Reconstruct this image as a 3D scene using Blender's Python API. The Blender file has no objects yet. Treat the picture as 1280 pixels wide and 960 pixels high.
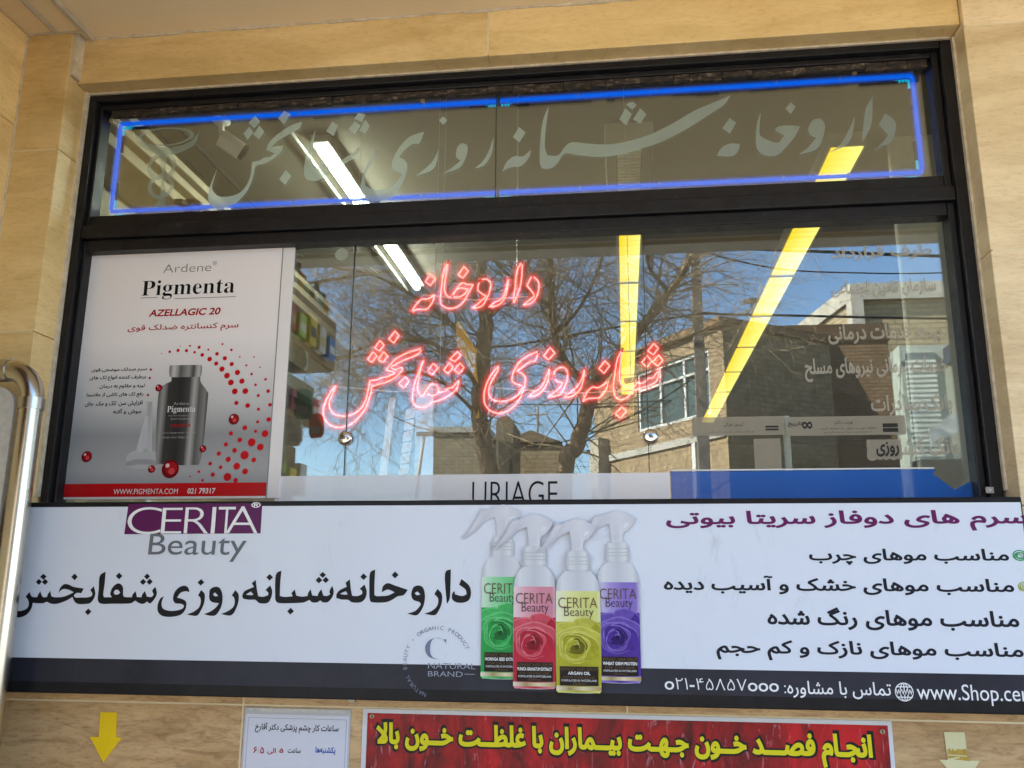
import bpy, math, random
import numpy as np
from mathutils import Matrix, Vector
from mathutils.geometry import delaunay_2d_cdt

scene = bpy.context.scene
COL = scene.collection
random.seed(7)
R_ = math.radians

# ------------------------------------------------------------------ camera
F, RX, RY, RZ = 1102.61456, 1.79476978, -5.92148216e-03, 1.23737447e-01
CAMLOC = Vector((0.0, -2.176, 1.6))
ROT = Matrix.Rotation(RZ, 3, 'Z') @ Matrix.Rotation(RY, 3, 'Y') @ Matrix.Rotation(RX, 3, 'X')
cam = bpy.data.cameras.new('camera')
cam.sensor_width = 36.0
cam.lens = F / 1280.0 * 36.0
cam.clip_start = 0.05
cam.clip_end = 1000.0
camo = bpy.data.objects.new('camera', cam)
COL.objects.link(camo)
camo.matrix_world = Matrix.Translation(CAMLOC) @ ROT.to_4x4()
scene.camera = camo

# ------------------------------------------------------------------ sky, sun, exposure
EXPO = 2.4
SUN_EL, SUN_ROT = R_(42.0), R_(290.0)          # sun behind the shop, to the left: the porch is in shade
world = bpy.data.worlds.new('World')
scene.world = world
world.use_nodes = True
wn = world.node_tree
sky = wn.nodes.new('ShaderNodeTexSky')
sky.sky_type = 'NISHITA'
sky.sun_disc = False
sky.sun_elevation = SUN_EL
sky.sun_rotation = SUN_ROT
sky.air_density = 1.0
sky.dust_density = 0.1
sky.ozone_density = 4.0
bg = wn.nodes['Background']
bg.inputs['Strength'].default_value = 0.105
wn.links.new(sky.outputs['Color'], bg.inputs['Color'])
sl = bpy.data.lights.new('sun', 'SUN')
sl.energy = 5.0
sl.angle = R_(0.5)
sl.color = (1.0, 0.92, 0.80)
so = bpy.data.objects.new('sun', sl)
COL.objects.link(so)
sd = Vector((math.sin(SUN_ROT) * math.cos(SUN_EL), math.cos(SUN_ROT) * math.cos(SUN_EL), math.sin(SUN_EL)))
so.rotation_euler = sd.to_track_quat('Z', 'Y').to_euler()
so.location = sd * 40
scene.view_settings.view_transform = 'Standard'
scene.view_settings.look = 'None'
scene.view_settings.exposure = EXPO
scene.view_settings.gamma = 1.0
scene.view_settings.use_curve_mapping = False
scene.render.engine = 'CYCLES'
scene.cycles.max_bounces = 10
scene.cycles.diffuse_bounces = 5
scene.cycles.glossy_bounces = 4
scene.cycles.transmission_bounces = 8
scene.cycles.transparent_max_bounces = 24
scene.cycles.sample_clamp_indirect = 6.0
scene.cycles.caustics_reflective = False
scene.cycles.caustics_refractive = False

# ------------------------------------------------------------------ measuring: a point of the facade seen at pixel (x, y) of the 1280x960 photo
def ray(x, y):
    return ROT @ Vector(((x - 640) / F, -(y - 480) / F, -1.0))
def PY(x, y, v):
    d = ray(x, y)
    return CAMLOC + d * ((v - CAMLOC.y) / d.y)
def PZ(x, y, v):
    d = ray(x, y)
    return CAMLOC + d * ((v - CAMLOC.z) / d.z)
GLASS_Y = 0.06
def mir(p):                                       # from the reflection in the window to the real place across the street
    return Vector((p[0], 2 * GLASS_Y - p[1], p[2]))
def crop(x0, y0, s, pts):
    return [(x0 + a / s, y0 + b / s) for a, b in pts]

# ------------------------------------------------------------------ materials
def sr(r, g, b):
    def f(c):
        c /= 255.0
        return c / 12.92 if c <= 0.04045 else ((c + 0.055) / 1.055) ** 2.4
    return (f(r), f(g), f(b), 1.0)
MATS = {}
class NT:
    def __init__(s, name):
        m = bpy.data.materials.new(name)
        m.use_nodes = True
        s.m = m; s.t = m.node_tree; s.n = s.t.nodes; s.l = s.t.links
        s.bsdf = s.n['Principled BSDF']; s.out = s.n['Material Output']
    def new(s, t, **k):
        n = s.n.new(t)
        for a, b in k.items(): setattr(n, a, b)
        return n
    def coord(s, kind='Object', scale=(1, 1, 1), rot=(0, 0, 0)):
        tc = s.new('ShaderNodeTexCoord'); mp = s.new('ShaderNodeMapping')
        mp.inputs['Scale'].default_value = scale
        mp.inputs['Rotation'].default_value = rot
        s.l.new(tc.outputs[kind], mp.inputs['Vector'])
        return mp.outputs['Vector']
    def noise(s, vec, scale, detail=4, rough=0.6, dist=0.0):
        n = s.new('ShaderNodeTexNoise')
        n.inputs['Scale'].default_value = scale; n.inputs['Detail'].default_value = detail
        n.inputs['Roughness'].default_value = rough; n.inputs['Distortion'].default_value = dist
        s.l.new(vec, n.inputs['Vector'])
        return n.outputs['Fac']
    def ramp(s, fac, stops, interp='LINEAR'):
        r = s.new('ShaderNodeValToRGB')
        r.color_ramp.interpolation = interp
        e = r.color_ramp.elements
        while len(e) < len(stops): e.new(0.5)
        for i, (p, c) in enumerate(stops):
            e[i].position = p
            e[i].color = c if len(c) == 4 else (*c, 1)
        s.l.new(fac, r.inputs['Fac'])
        return r.outputs['Color']
    def mix(s, a, b, fac, mode='MIX'):
        m = s.new('ShaderNodeMix', data_type='RGBA', blend_type=mode)
        for sock, v in ((m.inputs[0], fac), (m.inputs[6], a), (m.inputs[7], b)):
            if hasattr(v, 'links'): s.l.new(v, sock)
            else: sock.default_value = v
        return m.outputs[2]
    def bump(s, h, strength=0.2, dist=0.01):
        b = s.new('ShaderNodeBump')
        b.inputs['Strength'].default_value = strength; b.inputs['Distance'].default_value = dist
        s.l.new(h, b.inputs['Height'])
        s.l.new(b.outputs['Normal'], s.bsdf.inputs['Normal'])
    def set(s, col=None, rough=None, metal=None, spec=None):
        if col is not None:
            if hasattr(col, 'links'): s.l.new(col, s.bsdf.inputs['Base Color'])
            else: s.bsdf.inputs['Base Color'].default_value = col
        if rough is not None:
            if hasattr(rough, 'links'): s.l.new(rough, s.bsdf.inputs['Roughness'])
            else: s.bsdf.inputs['Roughness'].default_value = rough
        if metal is not None: s.bsdf.inputs['Metallic'].default_value = metal
        if spec is not None: s.bsdf.inputs['Specular IOR Level'].default_value = spec

def plain(name, col, rough=0.5, metal=0.0, var=0.08, nscale=18.0, bump=0.0, spec=0.16):
    """procedural paint / print / metal: a base colour with a little cloudy unevenness"""
    if name in MATS: return MATS[name]
    t = NT(name)
    v = t.coord()
    n = t.noise(v, nscale, 5)
    lo = tuple(max(0, c * (1 - var)) for c in col[:3]); hi = tuple(min(1, c * (1 + var)) for c in col[:3])
    t.set(t.ramp(n, [(0.3, lo), (0.7, hi)]), rough, metal, spec)
    if bump: t.bump(t.noise(v, nscale * 8, 3), bump, 0.004)
    MATS[name] = t.m
    return t.m
def emit(name, rgb, k=1.0):
    """something that gives off light; rgb is the colour it shows at the picture's exposure"""
    if name in MATS: return MATS[name]
    t = NT(name)
    e = t.new('ShaderNodeEmission')
    e.inputs['Color'].default_value = (*rgb[:3], 1)
    e.inputs['Strength'].default_value = k / 2 ** EXPO
    t.l.new(e.outputs[0], t.out.inputs['Surface'])
    MATS[name] = t.m
    return t.m
def bloom_halo(name, rgb, k, power):
    """added see-through shell imitating camera bloom round a neon tube: clear rim, glowing middle"""
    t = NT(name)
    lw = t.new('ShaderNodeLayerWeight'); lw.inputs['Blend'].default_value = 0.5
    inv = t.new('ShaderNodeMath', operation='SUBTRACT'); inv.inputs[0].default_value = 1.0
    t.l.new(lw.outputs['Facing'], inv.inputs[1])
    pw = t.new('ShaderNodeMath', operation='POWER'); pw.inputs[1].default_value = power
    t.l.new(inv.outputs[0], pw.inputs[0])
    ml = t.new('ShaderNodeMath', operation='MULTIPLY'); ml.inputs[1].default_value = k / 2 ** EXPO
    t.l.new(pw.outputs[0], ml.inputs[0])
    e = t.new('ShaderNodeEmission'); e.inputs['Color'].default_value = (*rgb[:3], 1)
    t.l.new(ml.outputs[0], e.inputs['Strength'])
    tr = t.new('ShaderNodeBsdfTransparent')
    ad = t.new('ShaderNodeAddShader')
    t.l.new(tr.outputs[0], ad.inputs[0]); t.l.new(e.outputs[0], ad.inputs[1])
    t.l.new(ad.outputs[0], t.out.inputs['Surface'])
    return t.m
def glass_mat(name, refl, tint):
    t = NT(name)
    tr = t.new('ShaderNodeBsdfTransparent'); tr.inputs['Color'].default_value = (*tint, 1)
    gl = t.new('ShaderNodeBsdfGlossy'); gl.inputs['Roughness'].default_value = 0.0
    gl.inputs['Color'].default_value = (0.97, 1.0, 0.97, 1)
    lw = t.new('ShaderNodeLayerWeight')
    pw = t.new('ShaderNodeMath', operation='POWER'); pw.inputs[1].default_value = 4.0
    t.l.new(lw.outputs['Facing'], pw.inputs[0])
    ad = t.new('ShaderNodeMath', operation='MULTIPLY_ADD'); ad.inputs[1].default_value = 1 - refl; ad.inputs[2].default_value = refl
    t.l.new(pw.outputs[0], ad.inputs[0])
    mx = t.new('ShaderNodeMixShader')
    t.l.new(ad.outputs[0], mx.inputs[0]); t.l.new(tr.outputs[0], mx.inputs[1]); t.l.new(gl.outputs[0], mx.inputs[2])
    # slightly wavy float glass with a thin film of dust and wiping marks
    bp = t.new('ShaderNodeBump'); bp.inputs['Strength'].default_value = 1.0; bp.inputs['Distance'].default_value = 0.00012
    t.l.new(t.noise(t.coord(), 2.4, 2, 0.5), bp.inputs['Height']); t.l.new(bp.outputs['Normal'], gl.inputs['Normal'])
    df = t.new('ShaderNodeBsdfDiffuse'); df.inputs['Color'].default_value = (0.62, 0.60, 0.54, 1)
    dn = t.noise(t.coord('Object', (1, 1, 2.2), (0, 0.5, 0)), 6.0, 6, 0.7, 1.2)
    sp = t.noise(t.coord(), 160.0, 2, 0.5)
    dr = t.ramp(dn, [(0.40, (0.004,) * 3), (0.75, (0.028,) * 3)])
    sr_ = t.ramp(sp, [(0.70, (0,) * 3), (0.76, (0.12,) * 3)])
    dd = t.mix(dr, sr_, 1.0, 'ADD')
    m3 = t.new('ShaderNodeMixShader')
    t.l.new(dd, m3.inputs[0]); t.l.new(mx.outputs[0], m3.inputs[1]); t.l.new(df.outputs[0], m3.inputs[2])
    t.l.new(m3.outputs[0], t.out.inputs['Surface'])
    return t.m
def frosted_mat(name, col, clear=0.35, through=0.72):
    t = NT(name)
    d = t.new('ShaderNodeBsdfDiffuse'); d.inputs['Color'].default_value = col
    tl = t.new('ShaderNodeBsdfTranslucent'); tl.inputs['Color'].default_value = col
    tr = t.new('ShaderNodeBsdfTransparent')
    m1 = t.new('ShaderNodeMixShader'); m1.inputs[0].default_value = through
    t.l.new(d.outputs[0], m1.inputs[1]); t.l.new(tl.outputs[0], m1.inputs[2])
    m2 = t.new('ShaderNodeMixShader')
    n = t.noise(t.coord(), 9, 3)
    mp = t.new('ShaderNodeMapRange'); mp.inputs[3].default_value = clear - 0.08; mp.inputs[4].default_value = clear + 0.08
    t.l.new(n, mp.inputs[0]); t.l.new(mp.outputs[0], m2.inputs[0])
    t.l.new(m1.outputs[0], m2.inputs[1]); t.l.new(tr.outputs[0], m2.inputs[2])
    t.l.new(m2.outputs[0], t.out.inputs['Surface'])
    return t.m
def travertine(name, light, mid, dark, vein=1.0):
    t = NT(name)
    v = t.coord('Object', (1.0, 1.0, 4.2))
    g = t.new('ShaderNodeNewGeometry')
    off = t.new('ShaderNodeVectorMath', operation='SCALE'); off.inputs[0].default_value = (7.3, 3.1, 11.7)
    t.l.new(g.outputs['Random Per Island'], off.inputs['Scale'])
    ad = t.new('ShaderNodeVectorMath', operation='ADD')
    t.l.new(v, ad.inputs[0]); t.l.new(off.outputs[0], ad.inputs[1])
    n1 = t.noise(ad.outputs[0], 2.0, 8, 0.66, 0.9)
    n2 = t.noise(ad.outputs[0], 9.0, 8, 0.75, 0.8)
    c = t.ramp(n1, [(0.22, dark), (0.42, mid), (0.66, light)])
    c2 = t.ramp(n2, [(0.36, tuple(x * (1 - 0.35 * vein) for x in mid[:3])), (0.52, (1, 1, 1))])
    c = t.mix(c, c2, 0.45 * vein, 'MULTIPLY')
    isl = t.ramp(g.outputs['Random Per Island'], [(0.0, (0.88, 0.86, 0.84)), (1.0, (1.05, 1.05, 1.06))])
    c = t.mix(c, isl, 1.0, 'MULTIPLY')
    # stains, flecks and pits
    st = t.noise(ad.outputs[0], 0.55, 5, 0.7, 1.5)
    c = t.mix(c, t.ramp(st, [(0.36, (0.80, 0.75, 0.68)), (0.52, (1, 1, 1)), (0.70, (1.06, 1.06, 1.06))]), 0.8, 'MULTIPLY')
    fl = t.noise(t.coord('Object', (1.0, 1.0, 4.5)), 38.0, 4, 0.72, 0.4)
    c = t.mix(c, t.ramp(fl, [(0.34, (0.70, 0.62, 0.52)), (0.47, (1, 1, 1)), (0.66, (1.07, 1.07, 1.06))]), 0.30 + 0.5 * min(1, vein), 'MULTIPLY')
    vp = t.coord('Object', (1.0, 1.0, 1.9))
    pn = t.noise(vp, 62.0, 5, 0.68, 0.5)
    pit = t.ramp(pn, [(0.265, (0.42, 0.34, 0.25)), (0.33, (1, 1, 1))])
    c = t.mix(c, pit, 0.6, 'MULTIPLY')
    t.set(c, 0.42, 0, 0.4)
    t.bump(pn, 0.12, 0.003)
    MATS[name] = t.m
    return t.m
def brick(name, c1, c2, mortar, scale, bw=0.5, rh=0.25, ms=0.02, rot=(0, 0, 0), bump=0.4):
    t = NT(name)
    v = t.coord('Object', (1, 1, 1), rot)
    b = t.new('ShaderNodeTexBrick')
    b.inputs['Color1'].default_value = c1; b.inputs['Color2'].default_value = c2; b.inputs['Mortar'].default_value = mortar
    b.inputs['Scale'].default_value = scale; b.inputs['Mortar Size'].default_value = ms
    b.inputs['Brick Width'].default_value = bw; b.inputs['Row Height'].default_value = rh
    t.l.new(v, b.inputs['Vector'])
    n = t.noise(t.coord(), 2.2, 5)
    c = t.mix(b.outputs['Color'], t.ramp(n, [(0.3, (0.72, 0.70, 0.68)), (0.7, (1.1, 1.1, 1.1))]), 0.8, 'MULTIPLY')
    t.set(c, 0.85, 0, 0.2)
    t.bump(b.outputs['Fac'], -bump, 0.02)
    MATS[name] = t.m
    return t.m
def ramp_print(name, stops, axis='X', rough=0.35):
    """a printed colour blend across a shape (the ink itself changes colour)"""
    if name in MATS: return MATS[name]
    t = NT(name)
    tc = t.new('ShaderNodeTexCoord'); sp = t.new('ShaderNodeSeparateXYZ')
    t.l.new(tc.outputs['Generated'], sp.inputs[0])
    t.set(t.ramp(sp.outputs[axis], stops), rough, 0, 0.2)
    MATS[name] = t.m
    return t.m

# ------------------------------------------------------------------ meshes and objects
ORG = {}
class MB:
    def __init__(s): s.v = []; s.f = []; s.mi = []
    def add(s, vs, fs, mi=0):
        b = len(s.v)
        s.v += [tuple(v) for v in vs]
        s.f += [tuple(b + i for i in f) for f in fs]
        s.mi += [mi] * len(fs)
        return s
    def box(s, x0, x1, y0, y1, z0, z1, mi=0):
        vs = [(x, y, z) for z in (z0, z1) for y in (y0, y1) for x in (x0, x1)]
        return s.add(vs, [(0, 2, 3, 1), (4, 5, 7, 6), (0, 1, 5, 4), (2, 6, 7, 3), (0, 4, 6, 2), (1, 3, 7, 5)], mi)
    def prism(s, base, top, mi=0):
        """closed solid between two matching polygons"""
        n = len(base)
        fs = [tuple(range(n))[::-1], tuple(range(n, 2 * n))]
        fs += [(i, (i + 1) % n, n + (i + 1) % n, n + i) for i in range(n)]
        return s.add(list(base) + list(top), fs, mi)
    def tube(s, pts, r, n=8, closed=False, mi=0, cap=True):
        pts = [Vector(p) for p in pts]
        m = len(pts)
        rs = r if isinstance(r, (list, tuple)) else [r] * m
        vs = []
        ref = None
        for i in range(m):
            a = pts[(i - 1) % m] if (closed or i > 0) else pts[i]
            b = pts[(i + 1) % m] if (closed or i < m - 1) else pts[i]
            d = (b - a)
            d = d.normalized() if d.length > 1e-9 else Vector((0, 0, 1))
            if ref is None:
                ref = Vector((0, 1, 0)) if abs(d.y) < 0.9 else Vector((1, 0, 0))
            u = (ref - d * ref.dot(d))
            if u.length < 1e-6: u = d.orthogonal()
            u.normalize(); w = d.cross(u)
            ref = u
            for k in range(n):
                t = 2 * math.pi * k / n
                vs.append(pts[i] + (u * math.cos(t) + w * math.sin(t)) * rs[i])
        fs = []
        for i in range(m if closed else m - 1):
            j = (i + 1) % m
            for k in range(n):
                l = (k + 1) % n
                fs.append((i * n + k, i * n + l, j * n + l, j * n + k))
        if cap and not closed:
            vs += vs[:n] + vs[(m - 1) * n:m * n]
            fs.append(tuple(m * n + k for k in range(n))[::-1]); fs.append(tuple((m + 1) * n + k for k in range(n)))
        return s.add(vs, fs, mi)
    def lathe(s, c, prof, n=24, axis='Z', mi=0):
        vs = []
        for (r, h) in prof:
            for k in range(n):
                t = 2 * math.pi * k / n
                a, b = r * math.cos(t), r * math.sin(t)
                vs.append((c[0] + a, c[1] + b, c[2] + h) if axis == 'Z' else (c[0] + a, c[1] + h, c[2] + b))
        m = len(prof)
        fs = [(i * n + k, i * n + (k + 1) % n, (i + 1) * n + (k + 1) % n, (i + 1) * n + k) for i in range(m - 1) for k in range(n)]
        vs += vs[:n] + vs[(m - 1) * n:m * n]
        fs.append(tuple(m * n + k for k in range(n))[::-1]); fs.append(tuple((m + 1) * n + k for k in range(n)))
        return s.add(vs, fs, mi)
    def flat(s, contours, y, mi=0):
        """flat lettering or print on a plane of constant y: (x, z) contours, non-zero winding"""
        vs, fs = tess(contours)
        return s.add([(a, y, b) for a, b in vs], fs, mi)
    def build(s, name, mat, parent=None, smooth=False, loc=None):
        me = bpy.data.meshes.new(name)
        o = bpy.data.objects.new(name, me)
        COL.objects.link(o)
        if parent is not None:
            o.parent = parent
            g = ORG[parent.name]
        else:
            if loc is None:
                xs = [v[0] for v in s.v]; ys = [v[1] for v in s.v]; zs = [v[2] for v in s.v]
                loc = ((min(xs) + max(xs)) / 2, (min(ys) + max(ys)) / 2, min(zs))
            g = Vector(loc); o.location = g
        ORG[o.name] = Vector(g)
        me.from_pydata([(v[0] - g[0], v[1] - g[1], v[2] - g[2]) for v in s.v], [], s.f)
        for m in (mat if isinstance(mat, (list, tuple)) else [mat]): me.materials.append(m)
        me.polygons.foreach_set('material_index', s.mi)
        if smooth: me.polygons.foreach_set('use_smooth', [True] * len(s.f))
        me.update()
        return o
def tag(o, label=None, cat=None, group=None, kind=None):
    if label: o['label'] = label
    if cat: o['category'] = cat
    if group: o['group'] = group
    if kind: o['kind'] = kind
    return o
def thing(name, loc, label, cat, group=None):
    o = bpy.data.objects.new(name, None)
    o.empty_display_size = 0.1
    COL.objects.link(o)
    o.location = loc
    ORG[o.name] = Vector(loc)
    return tag(o, label, cat, group)
def bevel(o, w=0.003, seg=2):
    m = o.modifiers.new('bevel', 'BEVEL'); m.width = w; m.segments = seg; m.limit_method = 'ANGLE'
    return o
def copy_tree(o, delta, label=None):
    c = o.copy(); COL.objects.link(c)
    c.location = Vector(o.location) + Vector(delta)
    ORG[c.name] = ORG[o.name] + Vector(delta)
    if label: c['label'] = label
    for ch in list(o.children):
        d = ch.copy(); COL.objects.link(d); d.parent = c
        for g in list(ch.children):
            e = g.copy(); COL.objects.link(e); e.parent = d
    return c

# ------------------------------------------------------------------ outlines
def area(c):
    return 0.5 * sum(c[i][0] * c[(i + 1) % len(c)][1] - c[(i + 1) % len(c)][0] * c[i][1] for i in range(len(c)))
def tess(contours):
    vs, es, E = [], [], []
    for c in contours:
        b = len(vs); n = len(c)
        if n < 3: continue
        vs += [Vector((p[0], p[1])) for p in c]
        es += [(b + i, b + (i + 1) % n) for i in range(n)]
        E += [(c[i][0], c[i][1], c[(i + 1) % n][0], c[(i + 1) % n][1]) for i in range(n)]
    xs = [v.x for v in vs]
    sc = max(max(xs) - min(xs), 1e-6)
    ov, oe, of, *_ = delaunay_2d_cdt([v / sc for v in vs], es, [], 0, 1e-7)
    ov = np.array([(v.x * sc, v.y * sc) for v in ov])
    tri = np.array([f for f in of if len(f) == 3])
    cen = ov[tri].mean(axis=1)
    E = np.array(E)
    w = np.zeros(len(cen))
    for i in range(0, len(cen), 2000):
        px = cen[i:i + 2000, 0][:, None]; py = cen[i:i + 2000, 1][:, None]
        up = (E[:, 1] <= py) & (E[:, 3] > py); dn = (E[:, 1] > py) & (E[:, 3] <= py)
        left = (E[:, 2] - E[:, 0]) * (py - E[:, 1]) - (px - E[:, 0]) * (E[:, 3] - E[:, 1])
        w[i:i + 2000] = (up & (left > 0)).sum(1) - (dn & (left < 0)).sum(1)
    keep = tri[w != 0]
    return [tuple(p) for p in ov], [tuple(int(k) for k in t) for t in keep]
def smooth(pts, closed=True, sub=5, corner=62):
    """Catmull-Rom through traced points, keeping sharp turns sharp"""
    n = len(pts)
    P = [Vector(p) for p in pts]
    sharp = []
    for i in range(n):
        if not closed and i in (0, n - 1): sharp.append(True); continue
        a = P[i] - P[i - 1]; b = P[(i + 1) % n] - P[i]
        sharp.append(a.length < 1e-9 or b.length < 1e-9 or math.degrees(a.angle(b)) > corner)
    out = []
    for i in range(n if closed else n - 1):
        p1, p2 = P[i], P[(i + 1) % n]
        p0 = P[i - 1] if not sharp[i] else p1 - (p2 - p1) * 0.3
        p3 = P[(i + 2) % n] if not sharp[(i + 1) % n] else p2 + (p2 - p1) * 0.3
        for k in range(sub):
            t = k / sub
            q = 0.5 * ((2 * p1) + (p2 - p0) * t + (2 * p0 - 5 * p1 + 4 * p2 - p3) * t * t + (3 * p1 - p0 - 3 * p2 + p3) * t ** 3)
            out.append(tuple(q))
    if not closed: out.append(tuple(P[-1]))
    return out
def soft(pts, it=2):
    for _ in range(it):
        out = []
        for i in range(len(pts)):
            a, b = pts[i], pts[(i + 1) % len(pts)]
            out += [(a[0] * .75 + b[0] * .25, a[1] * .75 + b[1] * .25), (a[0] * .25 + b[0] * .75, a[1] * .25 + b[1] * .75)]
        pts = out
    return pts
def on_plane(pts, y):
    return [(q.x, q.z) for q in (PY(a, b, y) for a, b in pts)]
def traced(shapes, y, sub=4):
    """shapes: list of (outline, holes) in photo pixels -> (x, z) contours on the plane y"""
    out = []
    for o, holes in shapes:
        c = on_plane(smooth(o, sub=sub), y)
        if area(c) < 0: c = c[::-1]
        out.append(c)
        for h in holes:
            c = on_plane(smooth(h, sub=sub), y)
            if area(c) > 0: c = c[::-1]
            out.append(c)
    return out

# ------------------------------------------------------------------ lettering from the built-in font
AR = {}
for ch, iso, d in [('ا', 0xFE8D, 0), ('آ', 0xFE81, 0), ('ب', 0xFE8F, 1), ('پ', 0xFB56, 1), ('ت', 0xFE95, 1), ('ج', 0xFE9D, 1),
                   ('چ', 0xFB7A, 1), ('ح', 0xFEA1, 1), ('خ', 0xFEA5, 1), ('د', 0xFEA9, 0), ('ر', 0xFEAD, 0), ('ز', 0xFEAF, 0),
                   ('س', 0xFEB1, 1), ('ش', 0xFEB5, 1), ('ص', 0xFEB9, 1), ('ض', 0xFEBD, 1), ('ط', 0xFEC1, 1), ('ظ', 0xFEC5, 1),
                   ('ع', 0xFEC9, 1), ('غ', 0xFECD, 1), ('ف', 0xFED1, 1), ('ق', 0xFED5, 1), ('ک', 0xFB8E, 1), ('گ', 0xFB92, 1),
                   ('ل', 0xFEDD, 1), ('م', 0xFEE1, 1), ('ن', 0xFEE5, 1), ('و', 0xFEED, 0), ('ه', 0xFEE9, 1), ('ی', 0xFBFC, 1)]:
    AR[ch] = (iso, d)
def shape_ar(s):
    """joined letter forms, in left-to-right drawing order"""
    out = []; i = 0; n = len(s)
    J = lambda c: c == 'ـ' or (c in AR and AR[c][1])
    A = lambda c: c == 'ـ' or c in AR
    while i < n:
        c = s[i]
        if c == 'ل' and i + 1 < n and s[i + 1] == 'ا':
            out.append(chr(0xFEFC if i > 0 and J(s[i - 1]) else 0xFEFB)); i += 2; continue
        if c in AR:
            iso, d = AR[c]
            p = i > 0 and J(s[i - 1]); q = d and i + 1 < n and A(s[i + 1])
            out.append(chr(iso + ((3 if p and q else 1 if p else 2 if q else 0) if d else (1 if p else 0))))
        elif c != '|': out.append(c)
        i += 1
    return ''.join(reversed(out))
def glyphs(body, res=5, bold=0.0):
    """contours of a line of text in font units, thickened by bold"""
    if any('\u0600' <= c <= '\u06ef' for c in body): body = shape_ar(body)
    cu = bpy.data.curves.new('lettering', 'FONT')
    cu.body = body
    ob = bpy.data.objects.new('lettering', cu)
    COL.objects.link(ob)
    dg = bpy.context.evaluated_depsgraph_get(); dg.update()
    cc = ob.to_curve(dg)
    out = []
    for sp in cc.splines:
        bp = sp.bezier_points; n = len(bp); c = []
        for i in range(n):
            a, b = bp[i], bp[(i + 1) % n]
            p0, p1, p2, p3 = a.co, a.handle_right, b.handle_left, b.co
            straight = (p1 - p0).cross(p3 - p0).length < 1e-5 and (p2 - p3).cross(p3 - p0).length < 1e-5
            for k in range(1 if straight else res):
                t = k / res; u = 1 - t
                q = p0 * u ** 3 + p1 * 3 * u * u * t + p2 * 3 * u * t * t + p3 * t ** 3
                if not c or (abs(c[-1][0] - q.x) + abs(c[-1][1] - q.y)) > 1e-5: c.append((q.x, q.y))
        if len(c) > 2 and abs(c[0][0] - c[-1][0]) + abs(c[0][1] - c[-1][1]) < 1e-5: c.pop()
        if len(c) > 2: out.append(c)
    ob.to_curve_clear()
    bpy.data.objects.remove(ob); bpy.data.curves.remove(cu)
    if bold:
        big = max(out, key=lambda c: abs(area(c)))
        sg = 1 if area(big) > 0 else -1
        res_ = []
        for c in out:
            n = len(c); d = []
            for i in range(n):
                a = Vector(c[i - 1]); b = Vector(c[i]); e = Vector(c[(i + 1) % n])
                u = (b - a).normalized(); w = (e - b).normalized()
                n1 = Vector((u.y, -u.x)); n2 = Vector((w.y, -w.x))
                m = n1 + n2
                m = m / max(m.length_squared / 2, 0.45) if m.length > 1e-6 else n1
                q = b + m * (bold * sg)
                d.append((q.x, q.y))
            res_.append(d)
        out = res_
    return out
def fit(contours, x0, z0, x1, z1):
    xs = [p[0] for c in contours for p in c]; zs = [p[1] for c in contours for p in c]
    a, b, c_, d = min(xs), max(xs), min(zs), max(zs)
    return [[(x0 + (p[0] - a) / (b - a) * (x1 - x0), z0 + (p[1] - c_) / (d - c_) * (z1 - z0)) for p in c] for c in contours]
def line(body, bl, tr, y, mat, parent, bold=0.0, name='lettering', res=5, ref=None, slant=0.0):
    """a line of writing whose lower left and upper right corners are seen at the photo pixels bl and tr"""
    A = PY(*bl, y); B = PY(*tr, y)
    g = glyphs(body, res, bold)
    if slant: g = [[(p[0] + slant * p[1], p[1]) for p in c] for c in g]
    m = MB()
    m.flat(fit(g, A.x, A.z, B.x, B.z), y)
    return m.build(name, mat, parent)
def disc(cx, cz, r, n=20, rz=None):
    return [(cx + r * math.cos(2 * math.pi * k / n), cz + (rz or r) * math.sin(2 * math.pi * k / n)) for k in range(n)]
def pxdisc(x, y, r, pl, n=16):
    c = PY(x, y, pl); e = PY(x + r, y, pl)
    return disc(c.x, c.z, (e - c).length, n)
def ring(cx, cz, r0, r1, n=28, e=1.0):
    return [disc(cx, cz, r1, n, r1 * e), disc(cx, cz, r0, n, r0 * e)[::-1]]

# ================================================================== THE SETTING
m_asphalt = plain('asphalt', (0.24, 0.225, 0.20, 1), 0.9, 0, 0.25, 3.0, 0.3)
m_paving = brick('paving_stone', (0.60, 0.53, 0.41, 1), (0.54, 0.47, 0.36, 1), (0.22, 0.21, 0.18, 1), 2.0, 0.6, 0.6, 0.01)
tag(MB().box(-60, 60, -120, 40, -0.5, 0.0).build('ground', plain('earth', (0.16, 0.14, 0.11, 1), 0.95, 0, 0.2, 0.5)), kind='structure')
tag(MB().box(-60, 60, -13.5, -3.6, 0.0, 0.004).build('road', m_asphalt), kind='structure')
tag(MB().box(-60, 60, -3.6, 0.0, 0.004, 0.13).build('pavement', m_paving), kind='structure')
tag(MB().box(-60, 60, -17.2, -13.5, 0.004, 0.13).build('pavement', m_paving), kind='structure')
lm = MB()
for i in range(-14, 15): lm.box(i * 4 - 1, i * 4 + 1, -8.6, -8.5, 0.004, 0.008)
tag(lm.build('road_marking', plain('road_paint', (0.7, 0.7, 0.66, 1), 0.7)), kind='structure')

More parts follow.
